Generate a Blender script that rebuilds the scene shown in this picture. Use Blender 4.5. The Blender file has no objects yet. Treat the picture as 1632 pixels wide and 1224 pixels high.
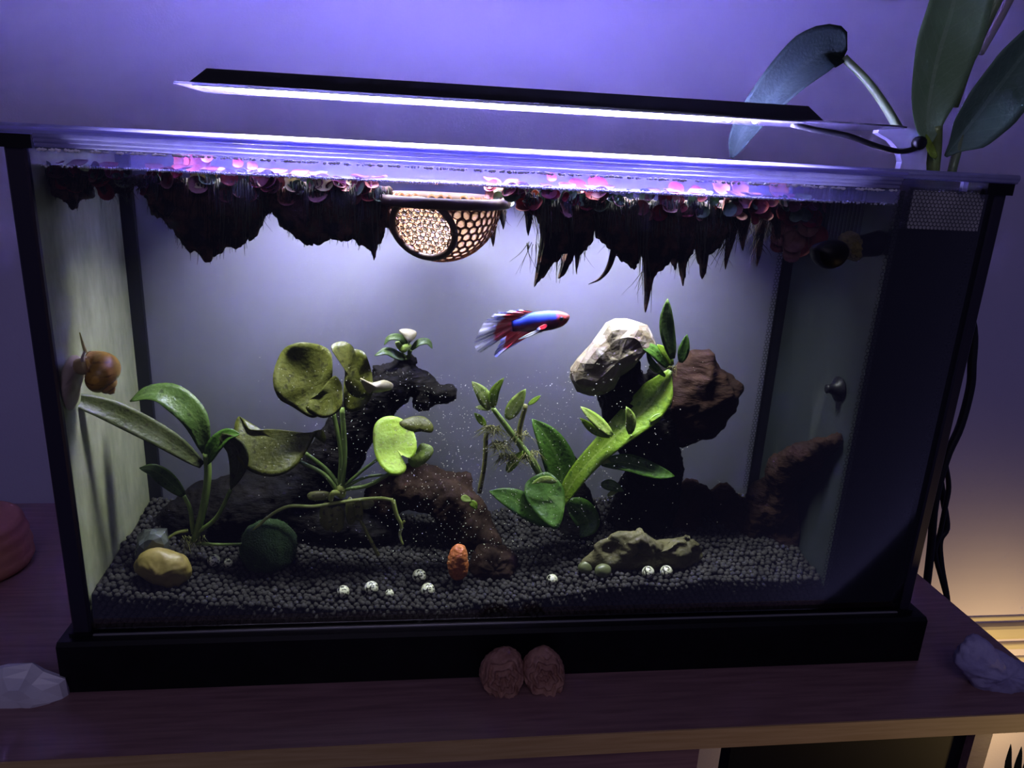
import bpy, bmesh, math, random
from mathutils import Vector, Matrix, noise
S = 0.01                                   # all lengths below are centimetres
rnd = random.Random(7)
sc = bpy.context.scene
col = sc.collection

# ------------------------------------------------------------------ camera
CAM = Vector((19.4847, -39.2906, 30.7307)); YAW, PIT, ROL, FPX = .1319, .2943, .0508, 1183.88
Fw = Vector((math.sin(YAW)*math.cos(PIT), math.cos(YAW)*math.cos(PIT), -math.sin(PIT)))
Rt = Vector((math.cos(YAW), -math.sin(YAW), 0)); Up = Rt.cross(Fw)
R2 = Rt*math.cos(ROL) + Up*math.sin(ROL); U2 = -Rt*math.sin(ROL) + Up*math.cos(ROL)
cd = bpy.data.cameras.new('camera'); cam = bpy.data.objects.new('camera', cd); col.objects.link(cam)
cd.sensor_width = 36; cd.lens = FPX/1632*36; cd.clip_start = .01; cd.clip_end = 20
M = Matrix((R2, U2, -Fw)).transposed().to_4x4(); M.translation = CAM*S
cam.matrix_world = M; sc.camera = cam

# ------------------------------------------------------------------ world, exposure, room light
w = bpy.data.worlds.new('world'); sc.world = w; w.use_nodes = True
bg = w.node_tree.nodes['Background']; bg.inputs[0].default_value = (.22, .20, .56, 1); bg.inputs[1].default_value = .10
sc.view_settings.view_transform = 'Standard'; sc.view_settings.look = 'None'
sc.view_settings.gamma = 1; sc.view_settings.exposure = 0.0; sc.view_settings.use_curve_mapping = False
sc.cycles.use_denoising = True
sc.cycles.max_bounces = 6; sc.cycles.diffuse_bounces = 3; sc.cycles.glossy_bounces = 2; sc.cycles.transparent_max_bounces = 18
sc.cycles.sample_clamp_indirect = 60; sc.cycles.caustics_reflective = False; sc.cycles.caustics_refractive = False

def area_light(name, loc, direction, sx, sy, power, color, spread=180):
    l = bpy.data.lights.new(name, 'AREA'); l.shape = 'RECTANGLE'; l.size = sx*S; l.size_y = sy*S
    l.energy = power; l.color = color; l.spread = math.radians(spread)
    o = bpy.data.objects.new(name, l); col.objects.link(o); o.location = Vector(loc)*S
    o.rotation_euler = Vector(direction).to_track_quat('-Z', 'Y').to_euler(); return o
LED_POWER, LED_ROW, WARM_POWER = 78, 2.0, 4.2
warm = bpy.data.lights.new('room_lamp_light', 'SPOT'); warm.energy = WARM_POWER; warm.color = (1, .68, .22)
warm.shadow_soft_size = .06; warm.spot_size = math.radians(150); warm.spot_blend = 1
wo = bpy.data.objects.new('room_lamp_light', warm); col.objects.link(wo); wo.location = Vector((112, 26, -46))*S
wo.rotation_euler = Vector((-.15, .8, -.15)).to_track_quat('-Z', 'Y').to_euler()

edge_fill = bpy.data.lights.new('edge_fill_light', 'SPOT'); edge_fill.energy = 3.6; edge_fill.color = (1, .66, .26); edge_fill.spot_size = math.radians(24); edge_fill.spot_blend = 1; edge_fill.shadow_soft_size = .04  # unseen narrow warm spot, added to brighten the table's front edge
ho = bpy.data.objects.new('edge_fill_light', edge_fill); col.objects.link(ho); ho.location = Vector((112, -42, -46))*S; ho.rotation_euler = Vector((-60, 36, 44.5)).to_track_quat('-Z', 'Y').to_euler()
area_light('room_fill_light', (10, -120, 100), (.1, 1.2, -.9), 70, 70, 2.1, (.78,.68,1))  # unseen soft fill, added to brighten the table and the leaf fronts

# ------------------------------------------------------------------ helpers: pixels of the 1632x1224 frame to points in the room
def ray(px, py): return Fw + R2*((px-816)/FPX) - U2*((py-612)/FPX)
def P(px, py, Y): d = ray(px, py); return CAM + d*((Y-CAM.y)/d.y)
def PZ(px, py, Z): d = ray(px, py); return CAM + d*((Z-CAM.z)/d.z)
def PX(px, py, X): d = ray(px, py); return CAM + d*((X-CAM.x)/d.x)
def cm(rpx, p): return rpx*(p-CAM).dot(Fw)/FPX

def lerp(a, b, t): return a+(b-a)*t
def spline(pts, n, closed=False):
    pts = [Vector(p) for p in pts]; k = len(pts); out = []
    segs = k if closed else k-1
    for i in range(n if closed else n+1):
        u = i/n*segs; s = min(int(u), segs-1); t = u-s
        def g(j): return pts[j % k] if closed else (pts[j] if 0 <= j < k else (pts[0]*2-pts[1] if j < 0 else pts[-1]*2-pts[-2]))
        a, b, c, d = g(s-1), g(s), g(s+1), g(s+2)
        out.append(.5*((2*b)+(c-a)*t+(2*a-5*b+4*c-d)*t*t+(3*b-a-3*c+d)*t**3))
    return out
def interp(xs, ys, x):
    if x <= xs[0]: return ys[0]
    for i in range(len(xs)-1):
        if x <= xs[i+1]: return lerp(ys[i], ys[i+1], (x-xs[i])/(xs[i+1]-xs[i]))
    return ys[-1]
def nz(v, f=1, seed=0): return noise.noise(Vector(v)*f + Vector((seed*3.1, seed*7.7, seed*1.3)))

class MB:
    def __init__(s): s.v = []; s.f = []; s.uv = []; s.fm = []; s.m = 0; s.flat = set()
    def add(s, V, Fc, UV=None):
        o = len(s.v); s.v += [Vector(v) for v in V]; s.uv += (UV or [(0, 0)]*len(V))
        s.f += [tuple(i+o for i in f) for f in Fc]; s.fm += [s.m]*len(Fc); return s
    def box(s, x0, x1, y0, y1, z0, z1):
        return s.add([(x0,y0,z0),(x1,y0,z0),(x1,y1,z0),(x0,y1,z0),(x0,y0,z1),(x1,y0,z1),(x1,y1,z1),(x0,y1,z1)],
                     [(0,3,2,1),(4,5,6,7),(0,1,5,4),(1,2,6,5),(2,3,7,6),(3,0,4,7)])
    def prism(s, poly, axis, a, b):          # poly: 2-D outline; axis: the axis it is extruded along
        def pt(u, v, w): return {'x': (w,u,v), 'y': (u,w,v), 'z': (u,v,w)}[axis]
        n = len(poly)
        return s.add([pt(u,v,a) for u,v in poly]+[pt(u,v,b) for u,v in poly],
                     [tuple(range(n))[::-1], tuple(range(n,2*n))]+[(i,(i+1)%n,n+(i+1)%n,n+i) for i in range(n)])
    def tube(s, pts, radii, n=8, res=None):
        pts = [Vector(p) for p in pts]
        if not isinstance(radii, (list, tuple)): radii = [radii]*len(pts)
        if res:
            rr = [interp(range(len(pts)), radii, i/res*(len(pts)-1)) for i in range(res+1)]
            pts = spline(pts, res); radii = rr
        V = []; UV = []; k = len(pts); ref = None
        for i, p in enumerate(pts):
            t = (pts[min(i+1,k-1)]-pts[max(i-1,0)]).normalized()
            if ref is None: ref = t.orthogonal().normalized()
            ref = (ref-t*ref.dot(t)).normalized(); b = t.cross(ref)
            for j in range(n):
                a = 2*math.pi*j/n; V.append(p+(ref*math.cos(a)+b*math.sin(a))*radii[i]); UV.append((j/n, i/(k-1)))
        Fc = [(i*n+j, i*n+(j+1)%n, (i+1)*n+(j+1)%n, (i+1)*n+j) for i in range(k-1) for j in range(n)]
        Fc += [tuple(range(n))[::-1], tuple((k-1)*n+j for j in range(n))]
        return s.add(V, Fc, UV)
    def lathe(s, prof, c, n=32, axis=None):  # prof: (radius, height) pairs
        c = Vector(c); V = []; k = len(prof); q = Vector(axis).to_track_quat('Z','Y') if axis else None
        for r, h in prof:
            for j in range(n):
                a = 2*math.pi*j/n; v = Vector((r*math.cos(a), r*math.sin(a), h)); V.append(c+(q @ v if q else v))
        Fc = [(i*n+j, i*n+(j+1)%n, (i+1)*n+(j+1)%n, (i+1)*n+j) for i in range(k-1) for j in range(n)]
        return s.add(V, Fc+[tuple(range(n))[::-1], tuple((k-1)*n+j for j in range(n))])
    def leaf(s, spine, width, facing, n=16, m=6, fold=.12, wave=0, prof=None, thick=.04, droop=0, seed=0):
        pts = spline(spine, n); facing = Vector(facing).normalized(); top = []; bot = []; UV = []
        prof = prof or (lambda t: max(.04, math.sin(math.pi*min(1, .04+.96*t)**.85)**.75))
        for i, p in enumerate(pts):
            t = i/n; tg = (pts[min(i+1,n)]-pts[max(i-1,0)]).normalized(); sd = tg.cross(facing).normalized(); nr = sd.cross(tg).normalized()
            for j in range(m+1):
                u = j/m*2-1; h = width*prof(t)
                q = p+sd*u*h+nr*(fold*abs(u)**1.5*h-droop*u*u*h+wave*math.sin(t*17+seed+u*1.3)*abs(u)*h)
                top.append(q+nr*thick/2); bot.append(q-nr*thick/2); UV.append((j/m, t))
        a = len(top); W = m+1
        Fc = [(i*W+j, i*W+j+1, (i+1)*W+j+1, (i+1)*W+j) for i in range(n) for j in range(m)]
        Fb = [tuple(x+a for x in f[::-1]) for f in Fc]
        rim = [j for j in range(W)]+[i*W+m for i in range(1,n+1)]+[n*W+j for j in range(m-1,-1,-1)]+[i*W for i in range(n-1,0,-1)]
        Fr = [(rim[(i+1)%len(rim)], rim[i], rim[i]+a, rim[(i+1)%len(rim)]+a) for i in range(len(rim))]
        s.flat.update(range(len(s.f)+len(Fc)*2, len(s.f)+len(Fc)*2+len(Fr)))
        return s.add(top+bot, Fc+Fb+Fr, UV+UV)
    def patch(s, outline, Y, center=None, cup=0, tx=0, tz=0, thick=.04, rings=7, per=56, wave=0, waves=5, seed=0, smooth=True):
        O = spline([P(x,y,Y) for x,y in outline], per, True) if smooth else [P(x,y,Y) for x,y in outline]
        per = len(O); c = P(*center, Y) if center else sum(O, Vector())/per
        L = [[], []]; UV = []
        for r in range(rings+1):
            q = r/rings
            for j in range(per):
                p = c.lerp(O[j], max(q, .001)); a = 2*math.pi*j/per
                p.y += cup*q*q+tx*(p.x-c.x)+tz*(p.z-c.z)+wave*q*q*math.sin(a*waves+seed)
                L[0].append(p+Vector((0,-thick/2,0))); L[1].append(p+Vector((0,thick/2,0))); UV.append((j/per, q))
        a = len(L[0])
        Fc = [(r*per+j, r*per+(j+1)%per, (r+1)*per+(j+1)%per, (r+1)*per+j) for r in range(rings) for j in range(per)]
        Fr = [(rings*per+j, rings*per+(j+1)%per, rings*per+(j+1)%per+a, rings*per+j+a) for j in range(per)]
        s.flat.update(range(len(s.f)+len(Fc)*2, len(s.f)+len(Fc)*2+len(Fr)))
        return s.add(L[0]+L[1], Fc+[tuple(x+a for x in f[::-1]) for f in Fc]+Fr, UV+UV)
    def lump(s, outline, Y, depth, rings=14, per=72, amp=.1, freq=1.2, fine=.03, ffreq=5, seed=0, center=None, power=.5, shape=None, smooth=True):
        O = spline([P(x,y,Y) for x,y in outline], per, True) if smooth else [lerp(P(*outline[int(k)%len(outline)],Y), P(*outline[(int(k)+1)%len(outline)],Y), k-int(k)) for k in [i/per*len(outline) for i in range(per)]]
        c = P(*center, Y) if center else sum(O, Vector())/per
        V = []; rows = []
        for sgn in (-1, 1):
            for r in range(1, rings+(1 if sgn < 0 else 0)):
                q = math.sin(r/rings*math.pi/2); row = []
                for j in range(per):
                    p = c.lerp(O[j], q); p.y += sgn*depth*(1-q*q)**power
                    if shape and sgn < 0: p.y += shape(q, 2*math.pi*j/per, p)
                    d = (p-c).normalized(); p += d*(amp*nz(p, freq, seed)*2+fine*nz(p, ffreq, seed+1)*2)
                    row.append(len(V)); V.append(p)
                rows.append((sgn, row))
        A = [r for g, r in rows if g < 0]; B = [r for g, r in rows if g > 0]
        seq = A+B[::-1]; Fc = []
        for a, b in zip(seq, seq[1:]): Fc += [(a[j], a[(j+1)%per], b[(j+1)%per], b[j]) for j in range(per)]
        fi = len(V); V.append(sum((V[i] for i in A[0]), Vector())/per); bi = len(V); V.append(sum((V[i] for i in B[0]), Vector())/per)
        Fc += [(fi, A[0][(j+1)%per], A[0][j]) for j in range(per)]+[(bi, B[0][j], B[0][(j+1)%per]) for j in range(per)]
        return s.add(V, Fc)
    def ball(s, c, r, sub=2, amp=0, freq=1, seed=0):
        V, Fc = ICO[sub]; r = Vector(r) if not isinstance(r, (int, float)) else Vector((r,r,r)); c = Vector(c)
        return s.add([c+Vector((v.x*r.x, v.y*r.y, v.z*r.z))*(1+amp*nz(v, freq, seed)*2) for v in V], Fc)
ICO = {}
for k in (1, 2, 3, 4):
    b = bmesh.new(); bmesh.ops.create_icosphere(b, subdivisions=k, radius=1)
    ICO[k] = ([v.co.copy() for v in b.verts], [tuple(v.index for v in f.verts) for f in b.faces]); b.free()

ORG = {}
def mesh_of(name, mb, origin, mats, smooth=True):
    me = bpy.data.meshes.new(name); me.from_pydata([(v-origin)*S for v in mb.v], [], mb.f)
    for m in (mats if isinstance(mats, list) else [mats]): me.materials.append(m)
    for p, k in zip(me.polygons, mb.fm): p.use_smooth = smooth and p.index not in mb.flat; p.material_index = k
    uv = me.uv_layers.new(name='UVMap')
    for l in me.loops: uv.data[l.index].uv = mb.uv[l.vertex_index]
    me.update(); return me
def build(name, mb, mats, parent=None, smooth=True, kind=None, label=None, cat=None, group=None):
    if parent is not None: org = ORG[parent.name]
    else:
        n = len(mb.v); org = Vector((sum(v.x for v in mb.v)/n, sum(v.y for v in mb.v)/n, min(v.z for v in mb.v)))
    o = bpy.data.objects.new(name, mesh_of(name, mb, org, mats, smooth)); col.objects.link(o)
    if parent is not None: o.parent = parent
    else: o.location = org*S
    ORG[o.name] = org; tag(o, label, cat, group, kind); return o
def tag(o, label=None, cat=None, group=None, kind=None):
    for k, v in (('label', label), ('category', cat), ('group', group), ('kind', kind)):
        if v: o[k] = v
def thing(name, label, cat, loc, group=None):
    o = bpy.data.objects.new(name, None); col.objects.link(o); o.location = Vector(loc)*S; o.empty_display_size = .01
    ORG[o.name] = Vector(loc); tag(o, label, cat, group); return o

# ------------------------------------------------------------------ materials
def mat(name, color, rough=.5, metal=0, c2=None, scale=40, detail=4, bump=0, bscale=None, contrast=(.35,.65), transl=0, spec=.5, emit=None, stretch=None, coat=0, c3=None, s3=90, th3=(.56,.66)):
    m = bpy.data.materials.new(name); m.use_nodes = True; nt = m.node_tree; N = nt.nodes; L = nt.links
    p = N['Principled BSDF']; p.inputs['Roughness'].default_value = rough; p.inputs['Metallic'].default_value = metal
    p.inputs['Specular IOR Level'].default_value = spec; p.inputs['Coat Weight'].default_value = coat
    tc = N.new('ShaderNodeTexCoord'); mp = N.new('ShaderNodeMapping'); L.new(tc.outputs['Object'], mp.inputs[0])
    if stretch: mp.inputs['Scale'].default_value = stretch
    p.inputs['Base Color'].default_value = (*color, 1); last = None
    if c2:
        t = N.new('ShaderNodeTexNoise'); t.inputs['Scale'].default_value = scale; t.inputs['Detail'].default_value = detail; L.new(mp.outputs[0], t.inputs[0])
        r = N.new('ShaderNodeValToRGB'); r.color_ramp.elements[0].position, r.color_ramp.elements[1].position = contrast
        r.color_ramp.elements[0].color = (*color, 1); r.color_ramp.elements[1].color = (*c2, 1); L.new(t.outputs['Fac'], r.inputs[0]); last = r.outputs[0]
        if c3:
            t3 = N.new('ShaderNodeTexNoise'); t3.inputs['Scale'].default_value = s3; t3.inputs['Detail'].default_value = 3; L.new(mp.outputs[0], t3.inputs[0])
            r3 = N.new('ShaderNodeValToRGB'); r3.color_ramp.elements[0].position, r3.color_ramp.elements[1].position = th3; L.new(t3.outputs['Fac'], r3.inputs[0])
            mx = N.new('ShaderNodeMix'); mx.data_type = 'RGBA'; L.new(r3.outputs[0], mx.inputs[0]); L.new(last, mx.inputs[6]); mx.inputs[7].default_value = (*c3, 1); last = mx.outputs[2]
        L.new(last, p.inputs['Base Color'])
    if bump:
        t2 = N.new('ShaderNodeTexNoise'); t2.inputs['Scale'].default_value = bscale or scale*3; t2.inputs['Detail'].default_value = 5; L.new(mp.outputs[0], t2.inputs[0])
        b = N.new('ShaderNodeBump'); b.inputs['Strength'].default_value = bump; b.inputs['Distance'].default_value = .002; L.new(t2.outputs['Fac'], b.inputs['Height']); L.new(b.outputs[0], p.inputs['Normal'])
    if emit: p.inputs['Emission Color'].default_value = (*emit[0], 1); p.inputs['Emission Strength'].default_value = emit[1]
    if transl:
        out = N['Material Output']; tr = N.new('ShaderNodeBsdfTranslucent'); mxs = N.new('ShaderNodeMixShader'); mxs.inputs[0].default_value = transl
        tr.inputs[0].default_value = (*[min(1, c*1.3) for c in color], 1)
        if last: L.new(last, tr.inputs[0])
        L.new(p.outputs[0], mxs.inputs[1]); L.new(tr.outputs[0], mxs.inputs[2]); L.new(mxs.outputs[0], out.inputs[0])
    return m
def leafmat(name, c, c2, vein, rough=.42, scale=150, transl=.25, c3=None, lanceolate=True, spec=.4, k=.62):
    c, c2, vein = [tuple(x*k for x in q) for q in (c, c2, vein)]; c3 = c3 and tuple(x*k for x in c3)
    m = mat(name, c, rough, c2=c2, scale=scale, contrast=(.3,.7), transl=transl, spec=spec, bump=.25, bscale=500, c3=c3, s3=330); nt = m.node_tree; N = nt.nodes; L = nt.links
    p = N['Principled BSDF']; src = p.inputs['Base Color'].links[0].from_socket
    uv = N.new('ShaderNodeUVMap'); sp = N.new('ShaderNodeSeparateXYZ'); L.new(uv.outputs[0], sp.inputs[0])
    def M(op, a, b=None, c=None):
        n = N.new('ShaderNodeMath'); n.operation = op
        for k, x in enumerate((a, b, c)):
            if x is None: continue
            if isinstance(x, (int, float)): n.inputs[k].default_value = x
            else: L.new(x, n.inputs[k])
        return n.outputs[0]
    if lanceolate:
        au = M('ABSOLUTE', M('SUBTRACT', sp.outputs[0], .5))
        mid = M('LESS_THAN', au, .035)
        side = M('GREATER_THAN', M('SINE', M('ADD', M('MULTIPLY', sp.outputs[1], 70), M('MULTIPLY', au, -26))), .93)
        f = M('ADD', M('MULTIPLY', mid, .6), M('MULTIPLY', side, .22))
    else:
        f = M('MULTIPLY', M('GREATER_THAN', M('SINE', M('MULTIPLY', sp.outputs[0], 2*math.pi*11)), .93), M('MULTIPLY', M('SUBTRACT', 1.15, sp.outputs[1]), .4))
    mx = N.new('ShaderNodeMix'); mx.data_type = 'RGBA'; L.new(f, mx.inputs[0]); L.new(src, mx.inputs[6]); mx.inputs[7].default_value = (*vein, 1)
    L.new(mx.outputs[2], p.inputs['Base Color'])
    for n in N:
        if n.type == 'BSDF_TRANSLUCENT': L.new(mx.outputs[2], n.inputs[0])
    return m
def glass(name, film=(.5,.5,.5), amount=.03, patchy=0, scale=20, tint=(1,1,1), rough=.03, transl=.5, refl=1.0, stretch=None, reflcol=(1,1,1)):
    # thin clear pane: straight-through transmission, fresnel reflection and a diffuse film (algae, haze, condensation, or violet lamp glow on the lid)
    m = bpy.data.materials.new(name); m.use_nodes = True; nt = m.node_tree; N = nt.nodes; L = nt.links; N.remove(N['Principled BSDF']); out = N['Material Output']
    tr = N.new('ShaderNodeBsdfTransparent'); tr.inputs[0].default_value = (*tint, 1)
    gl = N.new('ShaderNodeBsdfGlossy'); gl.inputs['Roughness'].default_value = rough; gl.inputs[0].default_value = (*reflcol, 1)
    fr = N.new('ShaderNodeFresnel'); fr.inputs[0].default_value = 1.45
    k = N.new('ShaderNodeMath'); k.operation = 'MULTIPLY'; k.inputs[1].default_value = refl; L.new(fr.outputs[0], k.inputs[0])
    a = N.new('ShaderNodeMixShader'); L.new(k.outputs[0], a.inputs[0]); L.new(tr.outputs[0], a.inputs[1]); L.new(gl.outputs[0], a.inputs[2])
    df = N.new('ShaderNodeBsdfDiffuse'); df.inputs[0].default_value = (*film, 1); tl = N.new('ShaderNodeBsdfTranslucent'); tl.inputs[0].default_value = (*film, 1)
    b = N.new('ShaderNodeMixShader'); b.inputs[0].default_value = transl; L.new(df.outputs[0], b.inputs[1]); L.new(tl.outputs[0], b.inputs[2])
    c = N.new('ShaderNodeMixShader'); c.inputs[0].default_value = amount; L.new(a.outputs[0], c.inputs[1]); L.new(b.outputs[0], c.inputs[2])
    if patchy:
        tc = N.new('ShaderNodeTexCoord'); mp = N.new('ShaderNodeMapping'); L.new(tc.outputs['Object'], mp.inputs[0])
        if stretch: mp.inputs['Scale'].default_value = stretch
        t = N.new('ShaderNodeTexNoise'); t.inputs['Scale'].default_value = scale; t.inputs['Detail'].default_value = 8; t.inputs['Roughness'].default_value = .65; L.new(mp.outputs[0], t.inputs[0])
        mr = N.new('ShaderNodeMapRange'); mr.inputs[1].default_value = .3; mr.inputs[2].default_value = .7; mr.inputs[3].default_value = max(0, amount-patchy); mr.inputs[4].default_value = min(1, amount+patchy)
        L.new(t.outputs['Fac'], mr.inputs[0]); L.new(mr.outputs[0], c.inputs[0])
    L.new(c.outputs[0], out.inputs[0]); return m

m_wall = mat('wall_paint', (.64,.59,.88), .8, c2=(.62,.57,.86), scale=12, bump=.12, bscale=420)
m_floor = mat('floor_wood', (.12,.07,.04), .5, c2=(.2,.12,.06), scale=8, stretch=(1,8,1))
m_trim = mat('trim_paint', (.55,.50,.46), .5, c2=(.52,.47,.44), scale=20)
m_table = mat('table_veneer', (.20,.11,.12), .35, c2=(.28,.16,.165), scale=22, stretch=(1,14,14), bump=.05, bscale=140)
m_edge = mat('warm_lit_edge_veneer', (.45,.29,.12), .5, c2=(.55,.37,.17), scale=25, stretch=(1,12,20))  # tan brightened so warm light on the front edge is partly in the colour
m_black = mat('black_plastic', (.003,.003,.005), .45, c2=(.005,.005,.008), scale=60, spec=.2)
m_alu = mat('dark_anodised_aluminium', (.035,.03,.05), .38, .6, c2=(.045,.04,.06), scale=30, stretch=(1,1,.1))
m_glass = glass('clear_glass', (.5,.52,.5), .0006)
m_back = glass('hazed_back_glass', (.30,.30,.38), .70, .03, 9, tint=(.93,.95,.93), transl=.4)
m_side = glass('algae_glass', (.42,.44,.28), .74, .18, 90, tint=(.8,.85,.7), transl=.25, stretch=(1,1,.35))
m_divider = mat('grey_divider_plastic', (.014,.017,.019), .35, c2=(.025,.03,.03), scale=14, stretch=(1,1,.25), c3=(.035,.04,.038), s3=40, spec=.25)
m_lid = glass('violet_bounce_acrylic', (.42,.385,1.0), .69, .03, 40, tint=(.97,.97,1), transl=.15, rough=.08, refl=1.6)  # violet film added so the lid throws violet lamp light up the wall
m_lip = glass('lid_edge_glow', (.60,.58,1.0), .66, .1, 90, tint=(.9,.9,1), transl=.5, rough=.2, refl=3)  # lamp glow in the clear edges is put into this violet film
m_water = glass('water_surface', (.45,.47,.62), .10, .05, 30, rough=.06, transl=.6, refl=.8)
m_bubble = mat('bubble_foam', (.9,.9,1), .15, spec=.8, transl=.25)

# ------------------------------------------------------------------ the room
W_Y = 52.0
def struct(name, mb, m, label=None, cat=None, **k):
    return build(name, mb, m, kind='structure', label=label, cat=cat, smooth=False, **k)
struct('wall_back', MB().box(-90, 180, W_Y, W_Y+3, -88, 130), m_wall, 'lavender painted plaster wall behind the aquarium', 'wall')
struct('floor', MB().box(-90, 180, -90, W_Y, -88, -86), m_floor, 'dark floor below the table', 'floor')
def rail(y, z0, z1, d): return MB().prism([(y,z0),(y-d*.7,z0),(y-d,z0+(z1-z0)*.3),(y-d,z1-(z1-z0)*.15),(y-d*.8,z1),(y,z1)], 'x', 70, 180)
tz = lambda py: P(1600, py, W_Y).z
t1 = struct('trim_1', rail(W_Y, tz(1013), tz(992), 1.3), m_trim, 'moulded wall rail catching warm light beyond the table', 'wall trim')
build('upper_bead', rail(W_Y, tz(987), tz(981), .4), m_trim, t1, smooth=False)
build('lower_bead', rail(W_Y, tz(1032), tz(1023), .7), m_trim, t1, smooth=False)
build('lower_bead', rail(W_Y, tz(1052), tz(1046), .5), m_trim, t1, smooth=False)

# ------------------------------------------------------------------ table
t = thing('console_table', 'dark brown veneered console table carrying the aquarium', 'table', (20, 9, -86))
build('table_top', MB().box(-45, 60.1, -5.9, 23.9, -1.4, 0), m_table, t, smooth=False)
build('edge_band', MB().box(-45, 60.12, -6.0, -5.9, -1.38, -.02), m_edge, t, smooth=False, label='veneer strip along the front edge, warm light put into its lighter colour')
build('front_panel', MB().box(38.6, 54.2, -4.6, -3.4, -86, -1.4), m_black, t, smooth=False)
build('leg', MB().box(54.2, 55.4, -5.2, -1.5, -86, -1.4), m_table, t, smooth=False)
build('front_panel', MB().box(-45, 36.6, -4.6, -3.4, -86, -1.4), m_table, t, smooth=False)

# ------------------------------------------------------------------ aquarium
BY = 11.0          # inner face of the back pane as it appears through the water
XD = 45.8          # filter divider
ZB, ZT, WZ = 3.25, 30.4, 29.25
aq = thing('aquarium', 'glass aquarium with black base and dark aluminium corner posts', 'aquarium', (26, 5.5, 0))
bs = MB().prism([(-.83,0),(BY+2.8,0),(BY+2.8,ZB),(-.62,ZB),(-.83,ZB-.2)], 'x', -.64, 52.85)
build('base', bs, m_black, aq, smooth=False)
build('front_glass', MB().box(.75, 51.3, .0, .22, ZB, ZT), m_glass, aq, smooth=False)
fg = [o for o in col.objects if o.name == 'front_glass'][0]
build('condensation', MB().box(1.0, XD-.1, .225, .24, WZ+.12, 30.15), glass('condensation_film', (.45,.46,.70), .22, .10, 60, transl=.55), fg, smooth=False)
build('glass_edge', MB().box(.8, 51.2, -.1, .0, ZB, ZB+.07), mat('polished_glass_edge', (.5,.5,.55), .25, .6), aq, smooth=False, label='bright polished lower edge of the front pane')
build('back_glass', MB().box(.75, XD+.2, BY, BY+.2, ZB, ZT), m_back, aq, smooth=False)
build('back_glass', MB().box(XD+.2, 51.3, BY, BY+.2, ZB, ZT), m_glass, aq, smooth=False)
build('side_glass', MB().box(.75, .95, .22, BY, ZB, ZT), m_side, aq, smooth=False, label='side pane clouded by pale green algae')
build('side_glass', MB().box(51.1, 51.3, .22, BY, ZB, ZT), m_black, aq, smooth=False, label='black side pane of the filter chamber')
for x0, x1, nm in ((0, .98, 0), (51.3, 52.0, 1)):
    po = build('corner_post', MB().prism([(x0,-.0),(x0+.1,-.1),(x1-.1,-.1),(x1,0),(x1,.24 if nm == 0 else BY),(x1-.25 if nm == 0 else x1,.26 if nm == 0 else BY),(x0+.73 if nm == 0 else x0,BY+.2),(x0,BY+.2)], 'z', ZB, 30.1), m_alu, aq, smooth=False)
    cx0, cx1 = (-.5, 1.35) if nm == 0 else (50.6, 52.2)
    build('post_cap', MB().prism([(cx0,-.25),(cx1,-.25),(cx1,BY+2.5),(cx0,BY+2.5)], 'z', 30.1, 30.72), m_black, po, smooth=False)
    build('post_foot', MB().box(x0-.15, x1+.1, -.22, .3, ZB, ZB+.25), m_black, po, smooth=False)
build('back_post', MB().box(.95, 1.75, BY-.35, BY, ZB, ZT-.6), mat('black_silicone', (.004,.004,.012), .45), aq, smooth=False)
build('back_post', MB().box(45.0, 45.8, BY-.1, BY, ZB, ZT-.6), m_black, aq, smooth=False)
dv = build('filter_divider', MB().box(XD, XD+.3, .25, BY, ZB, ZT-.3), m_divider, aq, smooth=False)
for k in range(17):
    y = 3.4+k*.42
    build('intake_slot', MB().box(XD-.03, XD+.02, y, y+.2, 26.9, 29.9), m_black, dv, smooth=False)
build('filter_backing', MB().box(XD+.3, 51.1, .9, 1.0, ZB, 28.0), m_black, aq, smooth=False)
build('filter_floor', MB().box(XD+.3, 51.1, 1.0, BY, 24, 24.2), m_black, aq, smooth=False)
def honeycomb(mb, x0, x1, z0, z1, y, pitch=.235, hole=.86):
    dx = pitch; dz = pitch*.866; R = pitch/math.sqrt(3); row = 0; z = z0
    while z < z1:
        x = x0+(dx/2 if row % 2 else 0)
        while x <= x1:
            V = []
            for s_ in (1.0, hole):
                for k in range(6):
                    a = math.pi/6+k*math.pi/3; V.append((min(max(x+R*s_*math.cos(a), x0), x1), y, z+R*s_*math.sin(a)))
            mb.add(V, [(k, (k+1)%6, 6+(k+1)%6, 6+k) for k in range(6)]); x += dx
        z += dz; row += 1
    return mb
m_print = mat('black_print', (.004,.004,.006), .4, spec=.1)
build('honeycomb_screen', honeycomb(MB(), XD+.45, 51.0, 27.75, 30.2, .24), m_print, aq, smooth=False, kind='stuff', label='black honeycomb grille of the filter chamber')
build('honeycomb_screen', honeycomb(MB(), XD+.45, 51.0, ZB, 27.75, .24, hole=.62), m_print, aq, smooth=False, kind='stuff', label='black honeycomb grille of the filter chamber')
build('honeycomb_border', honeycomb(MB(), XD-.25, XD+.45, ZB, 30.1, .235), m_print, aq, smooth=False, kind='stuff')
build('honeycomb_border', honeycomb(MB(), 44.55, 45.2, ZB+4, 30.1, BY-.12), m_print, aq, smooth=False, kind='stuff')
build('grille_glow_pane', MB().box(XD+.85, 51.0, .32, .4, 28.05, 30.15), mat('grille_glow_grey', (.60,.58,.62), .6, c2=(.38,.38,.40), scale=35, contrast=(.4,.6)), aq, smooth=False)  # pale pane added behind the grille so its holes look lit

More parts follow.
